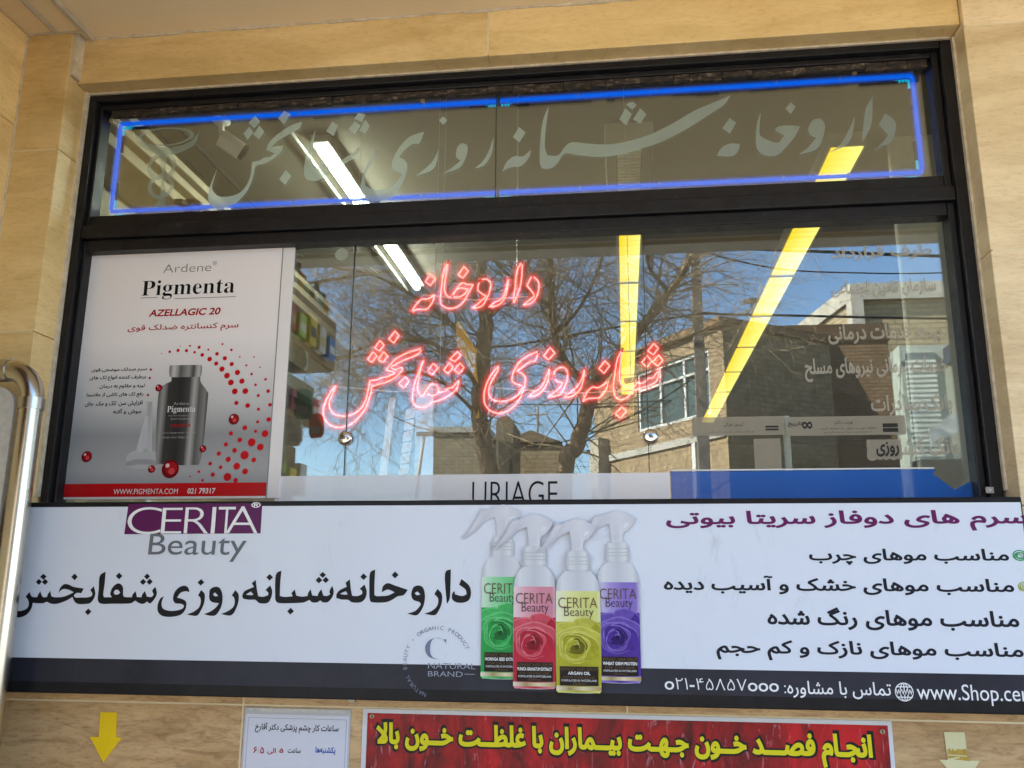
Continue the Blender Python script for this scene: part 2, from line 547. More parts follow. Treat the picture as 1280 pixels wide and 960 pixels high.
ZC = 3.15                                              # soffit and shop ceiling
XL, XR = -1.54, 0.882                                  # window opening
m_soffit = NT('painted_soffit')
_n = m_soffit.noise(m_soffit.coord(), 1.3, 6)
m_soffit.set(m_soffit.ramp(_n, [(0.3, (0.82, 0.67, 0.44)), (0.7, (0.90, 0.76, 0.52))]), 0.75)
m_soffit = m_soffit.m
sof = thing('porch_ceiling', (-0.3, -0.8, ZC), 'cream painted porch ceiling above the stone lintel', 'ceiling')
MB().box(-1.86, 4.2, -1.57, -0.05, ZC, ZC + 0.12).build('ceiling_panel', m_soffit, sof)
b_ = MB()
b_.box(-1.512, -1.497, -1.57, -0.06, ZC - 0.012, ZC); b_.box(-1.60, -1.590, -1.57, -0.1, ZC - 0.008, ZC)
bevel(b_.build('trim_strip', plain('trim_paint', (0.56, 0.50, 0.40, 1), 0.6), sof), 0.003)
MB().box(-1.7, 4.2, -1.69, -1.57, ZC - 0.02, ZC + 0.35).build('fascia', plain('fascia_paint', (0.5, 0.47, 0.42, 1), 0.7), sof)

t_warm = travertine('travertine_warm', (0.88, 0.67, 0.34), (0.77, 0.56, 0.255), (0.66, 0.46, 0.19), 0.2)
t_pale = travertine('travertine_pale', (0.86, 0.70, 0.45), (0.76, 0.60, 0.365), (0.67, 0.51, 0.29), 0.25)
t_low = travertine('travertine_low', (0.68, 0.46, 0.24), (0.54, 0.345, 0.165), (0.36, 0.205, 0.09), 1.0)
m_joint = plain('joint_mortar', (0.74, 0.62, 0.42, 1), 0.9)
G = 0.0012
wall = thing('stone_wall', (-0.3, 0.0, 0.13), 'honey coloured travertine wall framing the dark shop window', 'wall')
lb = MB()
xs = [-1.54, -0.338, 0.884]
for a, b in zip(xs, xs[1:]): lb.box(a + G, b - G, -0.055, 0.12, 3.006, ZC - 0.001)
bevel(lb.build('lintel', t_warm, wall), 0.002)
rb = MB()
zs = [0.13, 0.58, 1.18, 1.78, 2.385, 2.99, ZC - 0.001]
for a, b in zip(zs, zs[1:]): rb.box(0.884 + (0 if b < 3.1 else G), 1.52, -0.07, 0.12, a + G, b - G); rb.box(1.52 + 2 * G, 2.9, -0.07, 0.12, a + G, b - G)
bevel(rb.build('right_cladding', t_pale, wall), 0.002)
pb = MB()
zs = [0.13, 0.6, 1.18, 1.72, 2.25, 2.78, ZC - 0.001]
for a, b in zip(zs, zs[1:]): pb.box(-1.86, XL - 0.002, -0.095, 0.12, a + G, b - G)
bevel(pb.build('pillar', t_warm, wall), 0.002)
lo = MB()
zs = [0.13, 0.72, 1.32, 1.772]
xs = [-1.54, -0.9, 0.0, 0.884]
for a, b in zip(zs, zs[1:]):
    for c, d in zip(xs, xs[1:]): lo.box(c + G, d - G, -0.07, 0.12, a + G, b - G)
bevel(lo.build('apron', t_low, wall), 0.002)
mo = MB()
mo.box(-1.85, -1.55, -0.0945, 0.118, 0.13, 3.14); mo.box(0.89, 2.89, -0.0695, 0.118, 0.13, 3.14); mo.box(-1.53, 0.88, -0.0545, 0.118, 3.01, 3.145); mo.box(-1.53, 0.88, -0.0695, 0.118, 0.13, 1.77)
mo.build('mortar', m_joint, wall)
cb = MB()
cb.box(XL - 0.002, XL + 0.005, -0.012, 0.004, 1.82, 3.005); cb.box(XR - 0.004, XR + 0.0018, -0.010, 0.004, 1.82, 3.0); 
cb.box(XL + 0.005, XR - 0.006, -0.004, 0.003, 3.000, 3.0055)
cb.box(XL - .0015, XL + .010, -0.090, -0.0552, 3.012, ZC - .0005)
random.seed(4)
x = XL + .012
while x < 2.6:
    w = random.uniform(.05, .16); yy_ = -0.055 if x < .884 else -0.07
    cb.box(x, x + w, yy_ - random.uniform(.002, .006), yy_ + .002, ZC - random.uniform(.004, .009), ZC - .0003); x += w + .0005
x = -1.684
while x < XL - .02:
    w = random.uniform(.03, .07); cb.box(x, x + w, -.095 - random.uniform(.002, .006), -.093, ZC - random.uniform(.004, .008), ZC - .0003); x += w + .0005
cb.box(-1.6855, -1.681, -.099, -.094, 2.0, ZC - .01)
cb.build('sealant_bead', plain('sealant', (0.62, 0.54, 0.42, 1), 0.7, 0, 0.2, 40), wall)

sw = MB()
zs = [0.13, 0.62, 1.2, 1.8, 2.42, 2.86, ZC - 0.001]
for a, b in zip(zs, zs[1:]):
    sw.box(-1.86, -1.685, -0.85, -0.097, a + G, b - G); sw.box(-1.86, -1.685, -1.57, -0.85 - 2 * G, a + G, b - G)
tag(bevel(sw.build('side_wall', t_warm), 0.002), 'travertine side wall closing the porch at the far left edge', 'wall')

# the shop room behind the window
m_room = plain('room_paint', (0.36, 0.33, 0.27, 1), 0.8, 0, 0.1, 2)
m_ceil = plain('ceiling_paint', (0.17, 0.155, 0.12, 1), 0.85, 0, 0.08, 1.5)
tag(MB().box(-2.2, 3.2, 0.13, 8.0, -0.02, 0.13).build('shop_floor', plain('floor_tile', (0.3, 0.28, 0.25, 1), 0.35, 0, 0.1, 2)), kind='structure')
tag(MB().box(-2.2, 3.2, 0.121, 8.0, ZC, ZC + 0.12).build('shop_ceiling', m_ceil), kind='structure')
rw = MB()
rw.box(-2.2, -2.05, 0.121, 8.0, 0.13, ZC); rw.box(3.05, 3.2, 0.121, 8.0, 0.13, ZC); rw.box(-2.05, 3.05, 7.85, 8.0, 0.13, ZC)
rw.box(-2.05, -1.87, 0.121, 0.2, 0.13, ZC); rw.box(2.91, 3.05, 0.121, 0.2, 0.13, ZC)
tag(rw.build('shop_walls', m_room), 'dim painted walls of the shop room behind the glass', 'wall')
co = MB()
for x0, x1, z0 in ((-2.05, -1.9, 2.86), (-1.9, -1.70, 3.05), (-1.70, -1.655, 3.09), (-1.655, -1.62, 3.12)): co.box(x0, x1, 0.2, 7.85, z0, ZC - 0.0005)
tag(bevel(co.build('cornice', plain('cornice_paint', (0.46, 0.40, 0.28, 1), 0.6)), 0.004), 'stepped plaster cornice along the left edge of the shop ceiling', 'cornice')
tag(bevel(MB().box(0.955, 2.6, 0.80, 0.83, 0.13, ZC - 0.001).build('partition', plain('partition_paint', (0.80, 0.80, 0.72, 1), 0.6)), 0.006),
    'pale partition panel inside the shop behind the right side of the window', 'partition')

# the storeys above, behind which the sun stands
ub = thing('shop_building', (0, 3, ZC + 0.12), 'upper storey of the shop building above the porch', 'building')
MB().box(-9, 9, -1.57, 9, ZC + 0.125, 4.0).build('storey', brick('upper_brick', (0.4, 0.3, 0.2, 1), (0.34, 0.25, 0.17, 1), (0.3, 0.28, 0.24, 1), 3.0), ub)
MB().box(-9.1, 9.1, -1.67, 9.1, 4.001, 4.12).build('coping', plain('concrete', (0.36, 0.35, 0.32, 1), 0.9), ub)
MB().box(-9, -2.21, -0.1, 8.0, 0.13, ZC + 0.12).build('side_block', m_room, ub)
MB().box(3.21, 9, 0.0, 8.0, 0.13, ZC + 0.12).build('side_block', m_room, ub)

# ================================================================== THE SHOP WINDOW
m_frame = NT('dark_window_paint')
_v = m_frame.coord()
_n = m_frame.noise(_v, 30, 6, 0.7)
m_frame.set(m_frame.ramp(_n, [(0.3, (0.007, 0.0065, 0.0075)), (0.62, (0.014, 0.013, 0.015)), (0.78, (0.06, 0.055, 0.05))]), m_frame.ramp(_n, [(0.3, (0.3, 0.3, 0.3)), (0.8, (0.6, 0.6, 0.6))]), 0, 0.3)
m_frame.bump(m_frame.noise(_v, 90, 3), 0.08, 0.002)
m_frame = m_frame.m
m_glass = glass_mat('window_glass', 0.16, (0.93, 0.96, 0.93))
m_glass_up = glass_mat('top_light_glass', 0.165, (0.90, 0.95, 0.90))
ZT, ZB = 3.0, 1.762
win = thing('shop_window', (-0.33, 0.05, ZB), 'large dark framed shop window with a narrow top light over three panes of plate glass', 'window')
W0, W1 = XL + 0.006, XR - 0.0045
U0, U1 = 2.648, 2.958                                     # top light glass
L0, L1 = 1.80, 2.533                                      # main glass
def frame_ring(m, x0, x1, z0, z1, w, y0, y1):
    m.box(x0, x0 + w, y0, y1, z0, z1); m.box(x1 - w, x1, y0, y1, z0, z1)
    m.box(x0 + w + .0004, x1 - w - .0004, y0, y1, z1 - w, z1); m.box(x0 + w + .0004, x1 - w - .0004, y0, y1, z0, z0 + w)
fm = MB()
fm.box(W0, W0 + 0.022, 0.0, 0.068, ZB, ZT - .001); fm.box(W1 - 0.028, W1, 0.0, 0.068, ZB, ZT - .001)
fm.box(W0 + 0.0224, W1 - 0.0284, 0.0, 0.068, ZT - 0.022, ZT - .001)
bevel(fm.build('outer_frame', m_frame, win), 0.003)
tm = MB()
tm.box(W0 + 0.0224, W1 - 0.0284, 0.004, 0.068, 2.5515, 2.590)
bevel(tm.build('transom', m_frame, win), 0.003)
for nm, z0, z1, w0 in (('top_sash', 2.591, ZT - 0.023, 0.012), ('main_sash', 1.762, 2.551, 0.012)):
    m = MB()
    x0, x1 = W0 + 0.0226, W1 - 0.029
    m.box(x0, x0 + 0.010, 0.018, 0.0679, z0, z1); m.box(x1 - 0.018, x1, 0.018, 0.0679, z0, z1)
    if nm == 'top_sash':
        m.box(x0 + .0104, x1 - .0184, 0.018, 0.0679, z1 - 0.016, z1); m.box(x0 + .0104, x1 - .0184, 0.018, 0.0679, z0, z0 + 0.034)
    else:
        m.box(x0 + .0104, x1 - .0184, 0.018, 0.0679, z1 - 0.034, z1)
    bevel(m.build(nm, m_frame, win), 0.003)
pm = MB()                                                # crumbling putty under the head
random.seed(3)
x = W0 + 0.06
while x < W1 - 0.06:
    w = random.uniform(0.02, 0.09)
    pm.box(x, min(x + w, W1 - 0.055), 0.02 + random.uniform(0, .004), 0.036, 2.9395 + random.uniform(-.003, .004), 2.9605)
    x += w + .0005
mp_ = NT('old_putty'); _n = mp_.noise(mp_.coord('Object', (1, 1, 3)), 55, 6, .7)
mp_.set(mp_.ramp(_n, [(0.4, (0.010, 0.008, 0.008)), (0.56, (0.05, 0.035, 0.026)), (0.70, (0.26, 0.20, 0.15))]), .9); mp_.bump(_n, .6, .004)
bevel(pm.build('putty', mp_.m, win), 0.002)
GX0, GX1 = W0 + 0.028, W1 - 0.041
def pane(name, x0, x1, z0, z1, mat):
    return MB().box(x0, x1, GLASS_Y, GLASS_Y + 0.006, z0, z1).build(name, mat, win)
XJ = -0.331
up1 = pane('top_pane', GX0, XJ - 0.0008, 2.61, 2.972, m_glass_up)
up2 = pane('top_pane', XJ + 0.0008, GX1, 2.61, 2.972, m_glass_up)
J1, J2 = -0.724, 0.068
p1 = pane('plate_glass', GX0, J1 - 0.0008, 1.77, 2.535, m_glass)
p2 = pane('plate_glass', J1 + 0.0008, J2 - 0.0008, 1.77, 2.535, m_glass)
p3 = pane('plate_glass', J2 + 0.0008, GX1, 1.77, 2.535, m_glass)
m_edge = plain('glass_edge', (0.03, 0.05, 0.045, 1), 0.2)
for x, z0, z1 in ((J1, 1.77, 2.53), (J2, 1.77, 2.53), (XJ, 2.61, 2.97)):
    MB().box(x - 0.0009, x + 0.0009, GLASS_Y - .0015, GLASS_Y + 0.0075, z0, z1).build('glass_joint', m_edge, win)
m_chrome = plain('polished_steel', (0.75, 0.75, 0.74, 1), 0.08, 1.0, 0.03)
for px, py in ((432, 548), (813, 546)):
    c = PY(px, py, GLASS_Y)
    k = MB().lathe((c.x, GLASS_Y - 0.001, c.z), [(0.019, 0), (0.0195, -0.004), (0.018, -0.009), (0.012, -0.012), (0.004, -0.0135)], 28, 'Y').build('glass_clamp', m_chrome, win, True)
    MB().lathe((c.x, GLASS_Y - 0.0147, c.z), [(0.0045, 0), (0.004, -0.0025), (0.001, -0.003)], 12, 'Y').build('screw_cap', plain('dark_steel', (0.2, 0.2, 0.2, 1), 0.3, 1.0), k, True)
m_tab = plain('old_tape', (0.52, 0.36, 0.20, 1), 0.7)
for px, py in ((139.5, 151), (528.5, 126), (1068, 91)):
    c = PY(px, py, GLASS_Y)
    bevel(MB().box(c.x - .006, c.x + .006, GLASS_Y - .0022, GLASS_Y - .0006, c.z - .0065, c.z + .0065).build('tape_tab', m_tab, win), .001)

# etched lettering on the glass ------------------------------------------------
m_etch = frosted_mat('etched_glass', (0.90, 0.96, 0.84, 1), 0.32, 0.80)
YE = GLASS_Y - 0.0008
D = {}
c4 = lambda p: crop(150, 120, 5.333, p)
c5 = lambda p: crop(370, 120, 4.923, p)
c6 = lambda p: crop(610, 100, 4.571, p)
c7 = lambda p: crop(870, 90, 4.267, p)
UP = [
 (c4([(1095,97),(1135,120),(1095,188),(1053,150)]), []), (c4([(900,130),(935,170),(895,215),(858,180)]), []),
 (c4([(862,205),(890,240),(850,293),(822,250)]), []), (c4([(930,197),(962,240),(925,290),(887,255)]), []),
 (c4([(1213,170),(1195,215),(1120,260),(1050,300),(1010,340),(1088,330),(1075,370),(1020,420),(960,450),(905,468),(890,530),(860,610),(810,680),(760,720),(680,750),(620,745),(590,700),(590,640),(615,560),(650,480),(625,560),(615,620),(650,665),(720,670),(790,650),(840,600),(870,530),(880,440),(930,430),(960,410),(1000,405),(1030,380),(975,360),(995,310),(1050,255),(1130,200)]), []),
 (c4([(1105,493),(1142,530),(1100,592),(1062,555)]), []),
 (c5([(122,205),(105,300),(95,390),(110,440),(135,440),(160,385),(200,355),(230,370),(235,405),(270,400),(310,375),(335,360),(355,345),(385,312),(392,318),(370,370),(320,405),(250,440),(200,470),(150,515),(100,522),(60,505),(50,450),(60,370),(90,280)]), [c5([(165,425),(190,400),(215,415),(195,430)])]),
 (c5([(222,157),(260,180),(230,245),(185,215)]), []), (c5([(385,105),(428,115),(405,160),(355,140)]), []), (c5([(360,152),(395,180),(360,235),(322,205)]), []), (c5([(425,145),(455,185),(425,232),(388,215)]), []),
 (c5([(788,220),(760,290),(720,295),(670,330),(635,375),(670,395),(685,430),(670,500),(630,580),(580,630),(500,650),(430,640),(398,590),(405,510),(440,420),(490,332),(498,345),(465,410),(425,490),(425,550),(480,578),(550,572),(610,540),(650,480),(610,460),(590,430),(600,380),(640,310),(700,250)]), []),
 (c5([(878,330),(865,410),(830,460),(735,492),(790,450),(840,400)]), []), (c5([(905,125),(930,150),(905,178),(880,150)]), []),
 (c5([(1050,300),(1057,330),(1040,390),(1000,445),(900,480),(960,440),(1012,398),(985,372),(993,315),(1020,288)]), []),
 (c5([(1215,255),(1205,350),(1160,425),(1100,445),(1150,400),(1190,330)]), []),
 (c6([(178,268),(215,300),(180,357),(142,325)]), []), (c6([(245,397),(235,440),(190,490),(130,500),(82,522),(105,470),(150,435),(200,435)]), []),
 (c6([(347,150),(330,280),(325,380),(340,430),(400,430),(440,380),(480,355),(560,362),(680,368),(800,350),(930,310),(1060,245),(1170,180),(1280,132),(1385,88),(1350,140),(1280,187),(1150,270),(1000,350),(880,390),(760,425),(640,440),(520,430),(440,420),(400,470),(370,500),(330,508),(300,490),(295,410),(305,280),(320,210)]), []),
 (c6([(825,125),(850,140),(825,170),(788,140)]), []), (c6([(785,160),(822,195),(790,258),(750,225)]), []), (c6([(870,160),(905,195),(870,250),(830,225)]), []),
 (c7([(180,245),(215,270),(180,330),(140,300)]), []), (c7([(235,385),(225,420),(190,450),(110,445),(140,400),(190,380)]), []),
 (c7([(345,215),(340,300),(345,340),(400,370),(440,375),(470,340),(420,310),(440,290),(500,285),(555,290),(530,340),(480,400),(440,440),(390,448),(340,430),(320,380),(325,280)]), []),
 (c7([(505,158),(532,185),(505,225),(478,195)]), []),
 (c7([(600,300),(625,255),(665,248),(688,280),(680,340),(645,410),(548,440),(600,400),(640,350),(610,335)]), []),
 (c7([(848,235),(835,330),(800,390),(712,430),(770,385),(815,310)]), []),
 (c7([(942,130),(940,250),(925,310),(890,370),(888,340),(905,200)]), []),
 (c7([(1010,218),(1060,260),(1065,310),(1040,370),(950,415),(1000,370),(1025,335),(975,280)]), []),
]
m = MB()
for o, h in UP: m.flat(traced([(o, h)], YE), YE)
m.build('etched_lettering', m_etch, up1)
# pharmacy emblem: a bowl on a stem with a snake wound round it
m = MB()
cc = PY(209, 177, YE); kx = 0.00222
def er(px, py, r0, r1, e):
    c = PY(px, py, YE); return ring(c.x, c.z, r0 * kx, r1 * kx, 30, e)
bowl = c4([(90,230),(130,330),(220,380),(270,400),(275,560),(255,700),(200,745),(360,745),(305,700),(300,560),(310,400),(400,375),(500,320),(530,230),(470,300),(380,335),(240,335),(150,300)])
m.flat(traced([(bowl, [])], YE), YE)
for q in (er(207, 171, 34, 40, .34), er(202, 208, 14, 20, 1.0), er(201, 233, 12, 18, 1.0)):
    m.flat(q, YE - .0003)
m.build('etched_emblem', frosted_mat('worn_etching', (0.62, 0.66, 0.56, 1), 0.62, 0.80), up1)
m_vinyl = frosted_mat('frosted_vinyl', (0.62, 0.57, 0.47, 1), 0.40, 0.3)
for s, bl, tr in (('طرف قرارداد', (1040, 327), (1164, 304)), ('سازمان تامین اجتماعی', (1040, 372), (1169, 347)), ('بیمه خدمات درمانی', (1036, 431), (1176, 402)),
                  ('خدمات درمانی نیروهای مسلح', (1007, 478), (1183, 444)), ('بانک صادرات', (1090, 520), (1189, 492)), ('بانک کشاورزی', (1084, 576), (1197, 545))):
    line(s, bl, tr, YE, m_vinyl, p3, 0.030)
c = PY(427, 318, YE)
MB().flat([disc(c.x, c.z, 0.0185, 28)], YE).build('round_sticker', frosted_mat('sticker_white', (0.62, 0.64, 0.56, 1), 0.25), p1)

# paper band along the foot of the glass, inside --------------------------------
def coated(name, col):
    m = plain(name, col, .4, 0, .05, 5.0)
    b = m.node_tree.nodes['Principled BSDF']; b.inputs['Coat Weight'].default_value = 1.0; b.inputs['Coat Roughness'].default_value = .02
    return m
YB = 0.0572
def band(name, px0, px1, ptop, mat, notch=False, par=None):
    a = PY(px0, ptop, YB); b = PY(px1, ptop, YB)
    x0, x1, z1, z0 = a.x, b.x, (a.z + b.z) / 2, 1.772
    m = MB()
    if notch:
        n1 = PY(1170, 587, YB); n2 = PY(1166, 592, YB); n3 = PY(1193, 612, YB); n4 = PY(1215, 602, YB)
        poly = [(x0, z0), (x1, z0), (x1, n4.z), (n4.x - .004, n4.z), (n3.x, n3.z), (n2.x, n2.z), (n1.x, z1), (x0, z1)]
    else: poly = [(x0, z0), (x1, z0), (x1, z1), (x0, z1)]
    m.prism([(x, YB, z) for x, z in poly], [(x, YB + .0022, z) for x, z in poly])
    return m.build(name, mat, par)
wb = band('paper_band', 345, 837, 593, coated('white_card', (0.70, 0.71, 0.75, 1)))
tag(wb, 'white card band with thin black capital letters along the foot of the shop window', 'display band')
line('URIAGE', (590, 634), (697, 601), YB - .0006, plain('letter_black', (0.012, 0.012, 0.014, 1), .5), wb, -0.012)
bb = band('paper_band', 838, 1221, 588, coated('blue_card', (0.012, 0.105, 0.42, 1)), True)
tag(bb, 'blue card band with a torn notch along the right foot of the shop window', 'display band')
a = PY(838, 587.3, YB); b = PY(1168, 587.3, YB)
MB().box(a.x, b.x, YB - .0008, YB - .0002, a.z - .0035, a.z).build('white_edge', plain('paper_white', (0.75, 0.75, 0.75, 1), .6), bb)
a = PY(1218, 576, .05); 
bevel(tag(MB().box(a.x, a.x + .008, .046, .058, 1.80, a.z).build('plastic_strip', plain('strip_white', (0.66, .70, .74, 1), .4)), 'short white plastic strip upright at the lower right corner of the window', 'strip'), .001)
c = PY(1237, 612, -.002)
sk = MB().box(c.x - .008, c.x + .009, -.0025, -.0005, c.z - .008, c.z + .006).build('alarm_tag', plain('tag_silver', (.45, .44, .42, 1), .4, .6))
tag(sk, 'tiny silver tag stuck on the right window stile just above the sign', 'tag')
MB().box(c.x - .002, c.x + .003, -.0045, -.0026, c.z - .004, c.z + .001).build('stud', plain('stud_white', (.7, .7, .7, 1), .3), sk)

# printed slips hung inside the right pane
m_slip = frosted_mat('slip_paper', (0.50, 0.45, 0.36, 1), 0.50, 0.3)
m_ink = plain('slip_ink', (0.03, 0.028, 0.025, 1), .7)
YS = 0.0580
def slip(x0, y0, x1, y1, label, texts):
    a = PY(x0, y1, YS); b = PY(x1, y0, YS)
    o = MB().box(a.x, b.x, YS, YS + .0010, a.z, b.z).build('paper_slip', m_slip)
    tag(o, label, 'paper notice')
    for s, bl, tr, bd in texts: line(s, bl, tr, YS - .0006, m_ink, o, bd, res=3)
    return o
slip(866, 520, 978, 545, 'narrow printed paper slip left of the white upright behind the right pane', [('کپسول خوراکی', (905, 534), (929, 528), .0), ('هر هشت ساعت یک عدد با آب کافی', (886, 541.5), (942, 538), 0), ('=', (957, 538), (973, 532), .03)])
slip(983, 519, 1131, 545, 'wide printed paper slip with a round emblem, right of the white upright', [('تاریخ', (985, 534), (1003, 527), .02), ('نوبت دکتر', (1043, 531), (1066, 525), 0), ('لطفا نوبت خود را حفظ کنید', (1025, 537.5), (1095, 533.5), 0), ('از همکاری شما سپاسگزاریم', (1030, 542), (1090, 538.5), 0), ('∞', (1003, 536), (1015, 527), .02), ('=', (1104, 540), (1122, 529), .05)])
slip(944, 548, 975, 588, 'blank pale paper sheet hanging below the narrow slip behind the right pane', [])
slip(1085, 549, 1126, 574, 'small square paper card at the right behind the bank lettering', [('روزی', (1096, 571), (1123, 552), .03)])
up_ = MB(); a = PY(978, 520, .11); b = PY(988, 520, .11)
up_.box(a.x, a.x + .016, .105, .12, 1.79, a.z)
bevel(tag(up_.build('upright', plain('upright_white', (.6, .62, .62, 1), .4)), 'white metal upright between the two printed slips behind the right pane', 'upright'), .002)

# ================================================================== NEON
YN = 0.11
m_red_core = emit('neon_red_core', (1.0, 0.62, 0.55), 1.5)
m_red_glow = bloom_halo('neon_red_bloom', (1.0, 0.035, 0.045), 0.66, 2.2)
m_red_wide = bloom_halo('neon_red_halo', (1.0, 0.02, 0.03), 0.16, 1.6)
n1 = lambda p: crop(500, 320, 6.4, p)
n2 = lambda p: crop(400, 400, 6.4, p)
n3 = lambda p: crop(590, 420, 5.12, p)
W1_ = [
 (n1([(243,145),(283,185),(243,235),(203,205)]), 1),
 (n1([(90,455),(120,400),(165,350),(205,345),(240,335),(275,308),(268,350),(240,400),(205,428),(160,425),(115,435)]), 1),
 (n1([(383,48),(350,130),(335,230),(322,340),(330,385),(365,412),(410,420),(460,405),(505,370),(540,310),(585,228),(540,228),(500,215),(470,240),(440,285),(418,330),(385,325),(360,290),(355,240),(368,150)]), 1),
 (n1([(418,330),(430,295),(455,268),(490,255),(545,265),(520,300),(480,325),(430,330)]), 0),
 (n1([(512,85),(545,120),(505,175),(465,150)]), 1),
 (n1([(640,200),(690,185),(725,215),(720,270),(700,330),(660,395),(620,412),(578,418),(620,385),(665,345),(692,322),(650,298),(622,265)]), 1),
 (n1([(868,172),(862,240),(845,320),(810,375),(765,400),(712,408),(760,370),(805,350),(830,320),(848,260)]), 1),
 (n1([(980,55),(972,180),(955,270),(915,370),(908,355),(920,250),(930,150),(950,85)]), 1),
 (n1([(1055,158),(1100,195),(1112,250),(1090,330),(1050,375),(985,395),(1025,360),(1065,330),(1072,310),(1040,265),(1015,238)]), 1),
]
W3_ = [
 (n2([(600,90),(632,125),(590,183),(550,152)]), 1), (n2([(480,165),(512,200),(475,248),(437,222)]), 1), (n2([(425,255),(455,290),(415,338),(380,315)]), 1), (n2([(510,253),(542,290),(505,338),(467,318)]), 1),
 (n2([(818,225),(780,275),(700,310),(620,345),(565,380),(600,395),(655,378),(650,410),(600,460),(540,492),(480,512),(415,530),(405,590),(385,650),(360,715),(300,790),(240,835),(170,858),(100,850),(45,805),(25,740),(45,650),(90,570),(125,525),(105,580),(75,650),(80,710),(120,755),(190,770),(260,755),(320,715),(360,655),(380,590),(390,540),(400,485),(450,480),(500,460),(545,452),(600,425),(575,412),(528,405),(560,360),(610,310),(680,270),(740,250)]), 1),
 (n2([(680,452),(712,490),(670,542),(630,512)]), 1), (n2([(905,348),(945,380),(895,440),(862,408)]), 1),
 (n2([(1100,252),(1125,285),(1080,332),(1040,312)]), 1), (n2([(1035,340),(1065,380),(1025,430),(990,402)]), 1), (n2([(1120,345),(1152,380),(1115,428),(1070,402)]), 1),
 (n2([(832,308),(805,395),(785,490),(782,560),(805,605),(830,600),(850,560),(885,518),(920,515),(945,545),(950,580),(1000,570),(1030,545),(1060,540),(1085,510),(1110,482),(1105,520),(1080,565),(1020,610),(950,645),(900,655),(865,685),(810,700),(765,685),(740,640),(745,560),(770,470),(800,390)]), 1),
 (n2([(945,560),(940,590),(900,606),(862,590)]), 0),
]
W2_ = [
 (n3([(425,100),(405,158),(370,165),(320,200),(290,225),(325,245),(342,275),(330,340),(300,410),(250,465),(190,493),(130,485),(85,440),(78,370),(100,290),(140,225),(170,192),(160,230),(120,300),(105,360),(130,405),(190,418),(250,405),(300,370),(325,320),(268,300),(256,270),(270,220),(310,160),(370,120)]), 1),
 (n3([(500,75),(530,110),(490,152),(458,128)]), 1), (n3([(497,200),(485,290),(450,350),(410,380),(362,388),(400,355),(440,330),(468,280)]), 1),
 (n3([(525,265),(530,225),(570,200),(605,215),(612,260),(595,320),(560,375),(485,390),(520,365),(560,330),(580,300),(545,290)]), 1),
 (n3([(722,205),(710,290),(685,350),(640,385),(588,392),(630,360),(672,325),(700,280)]), 1),
 (n3([(850,160),(882,190),(845,238),(812,208)]), 1), (n3([(872,290),(860,340),(820,390),(780,398),(740,402),(710,420),(735,360),(770,328),(810,330)]), 1),
 (n3([(962,90),(950,170),(945,250),(955,310),(990,325),(1030,330),(1060,295),(1080,305),(1110,290),(1130,270),(1160,265),(1185,230),(1195,225),(1185,280),(1150,310),(1090,330),(1040,345),(1000,385),(960,408),(920,390),(905,330),(915,240),(930,150)]), 1),
 (n3([(958,452),(988,482),(950,525),(918,498)]), 1), (n3([(1165,48),(1192,80),(1160,120),(1125,95)]), 1), (n3([(1122,125),(1150,160),(1120,198),(1086,170)]), 1), (n3([(1195,122),(1222,155),(1190,192),(1155,168)]), 1),
]
def neon_word(label, shapes):
    xs = [p[0] for s, _ in shapes for p in s]; ys = [p[1] for s, _ in shapes for p in s]
    base = PY((min(xs) + max(xs)) / 2, max(ys), YN)
    t = thing('neon_word', base, label, 'neon sign', 'red neon words hanging in the window')
    for s, closed in shapes:
        small = len(s) == 4
        c = on_plane(smooth(s, bool(closed), 4 if not small else 3, 62 if not small else 50), YN)
        pts = [(a, YN, b) for a, b in c]
        core = MB().tube(pts, 0.0018, 6, bool(closed)).build('neon_tube', m_red_core, t, True)
        if not small:
            e0 = Vector(pts[0]); e1 = Vector(pts[1]); dd_ = (e1 - e0).normalized() * .006
            MB().tube([e0 - dd_, e0 + dd_], .0031, 8).build('blackout_sleeve', plain('blackout', (.03, .012, .012, 1), .5), core, True)
        MB().tube(pts, 0.0078, 10, bool(closed)).build('bloom_halo', m_red_glow, core, True)  # added glowing shell imitating the bloom round the tube, no real sleeve
        MB().tube(pts, 0.018, 12, bool(closed)).build('wide_bloom_halo', m_red_wide, core, True)  # second, wider and fainter shell for the outer red bloom
    # thin wire the word hangs on
    tp = PY((min(xs) + max(xs)) / 2, min(ys), YN)
    m = MB()
    for fx in (0.18, 0.82):
        x = PY(min(xs) + (max(xs) - min(xs)) * fx, (min(ys) + max(ys)) / 2, YN)
        m.tube([(x.x, YN + .012, x.z), (x.x, YN + .012, ZC - .001)], 0.0008, 5)
    m.build('hanging_wire', plain('clear_wire', (.45, .45, .4, 1), .3), t)
    m = MB()
    a = PY(min(xs) + 14, (min(ys) + max(ys)) / 2 + 8, YN); b = PY(max(xs) - 14, (min(ys) + max(ys)) / 2 + 10, YN)
    m.tube([(a.x, YN + .01, a.z), ((a.x + b.x) / 2, YN + .012, (a.z + b.z) / 2 - .012), (b.x, YN + .01, b.z)], 0.0016, 6)
    m.build('supply_cable', plain('white_cable', (.6, .55, .5, 1), .4), t)
    return t
neon_word('short red neon word hanging highest behind the window', W1_)
neon_word('red neon word in the lower row, in front of the forked tree reflection', W2_)
neon_word('red neon word nearest the poster, with a long sweeping tail', W3_)

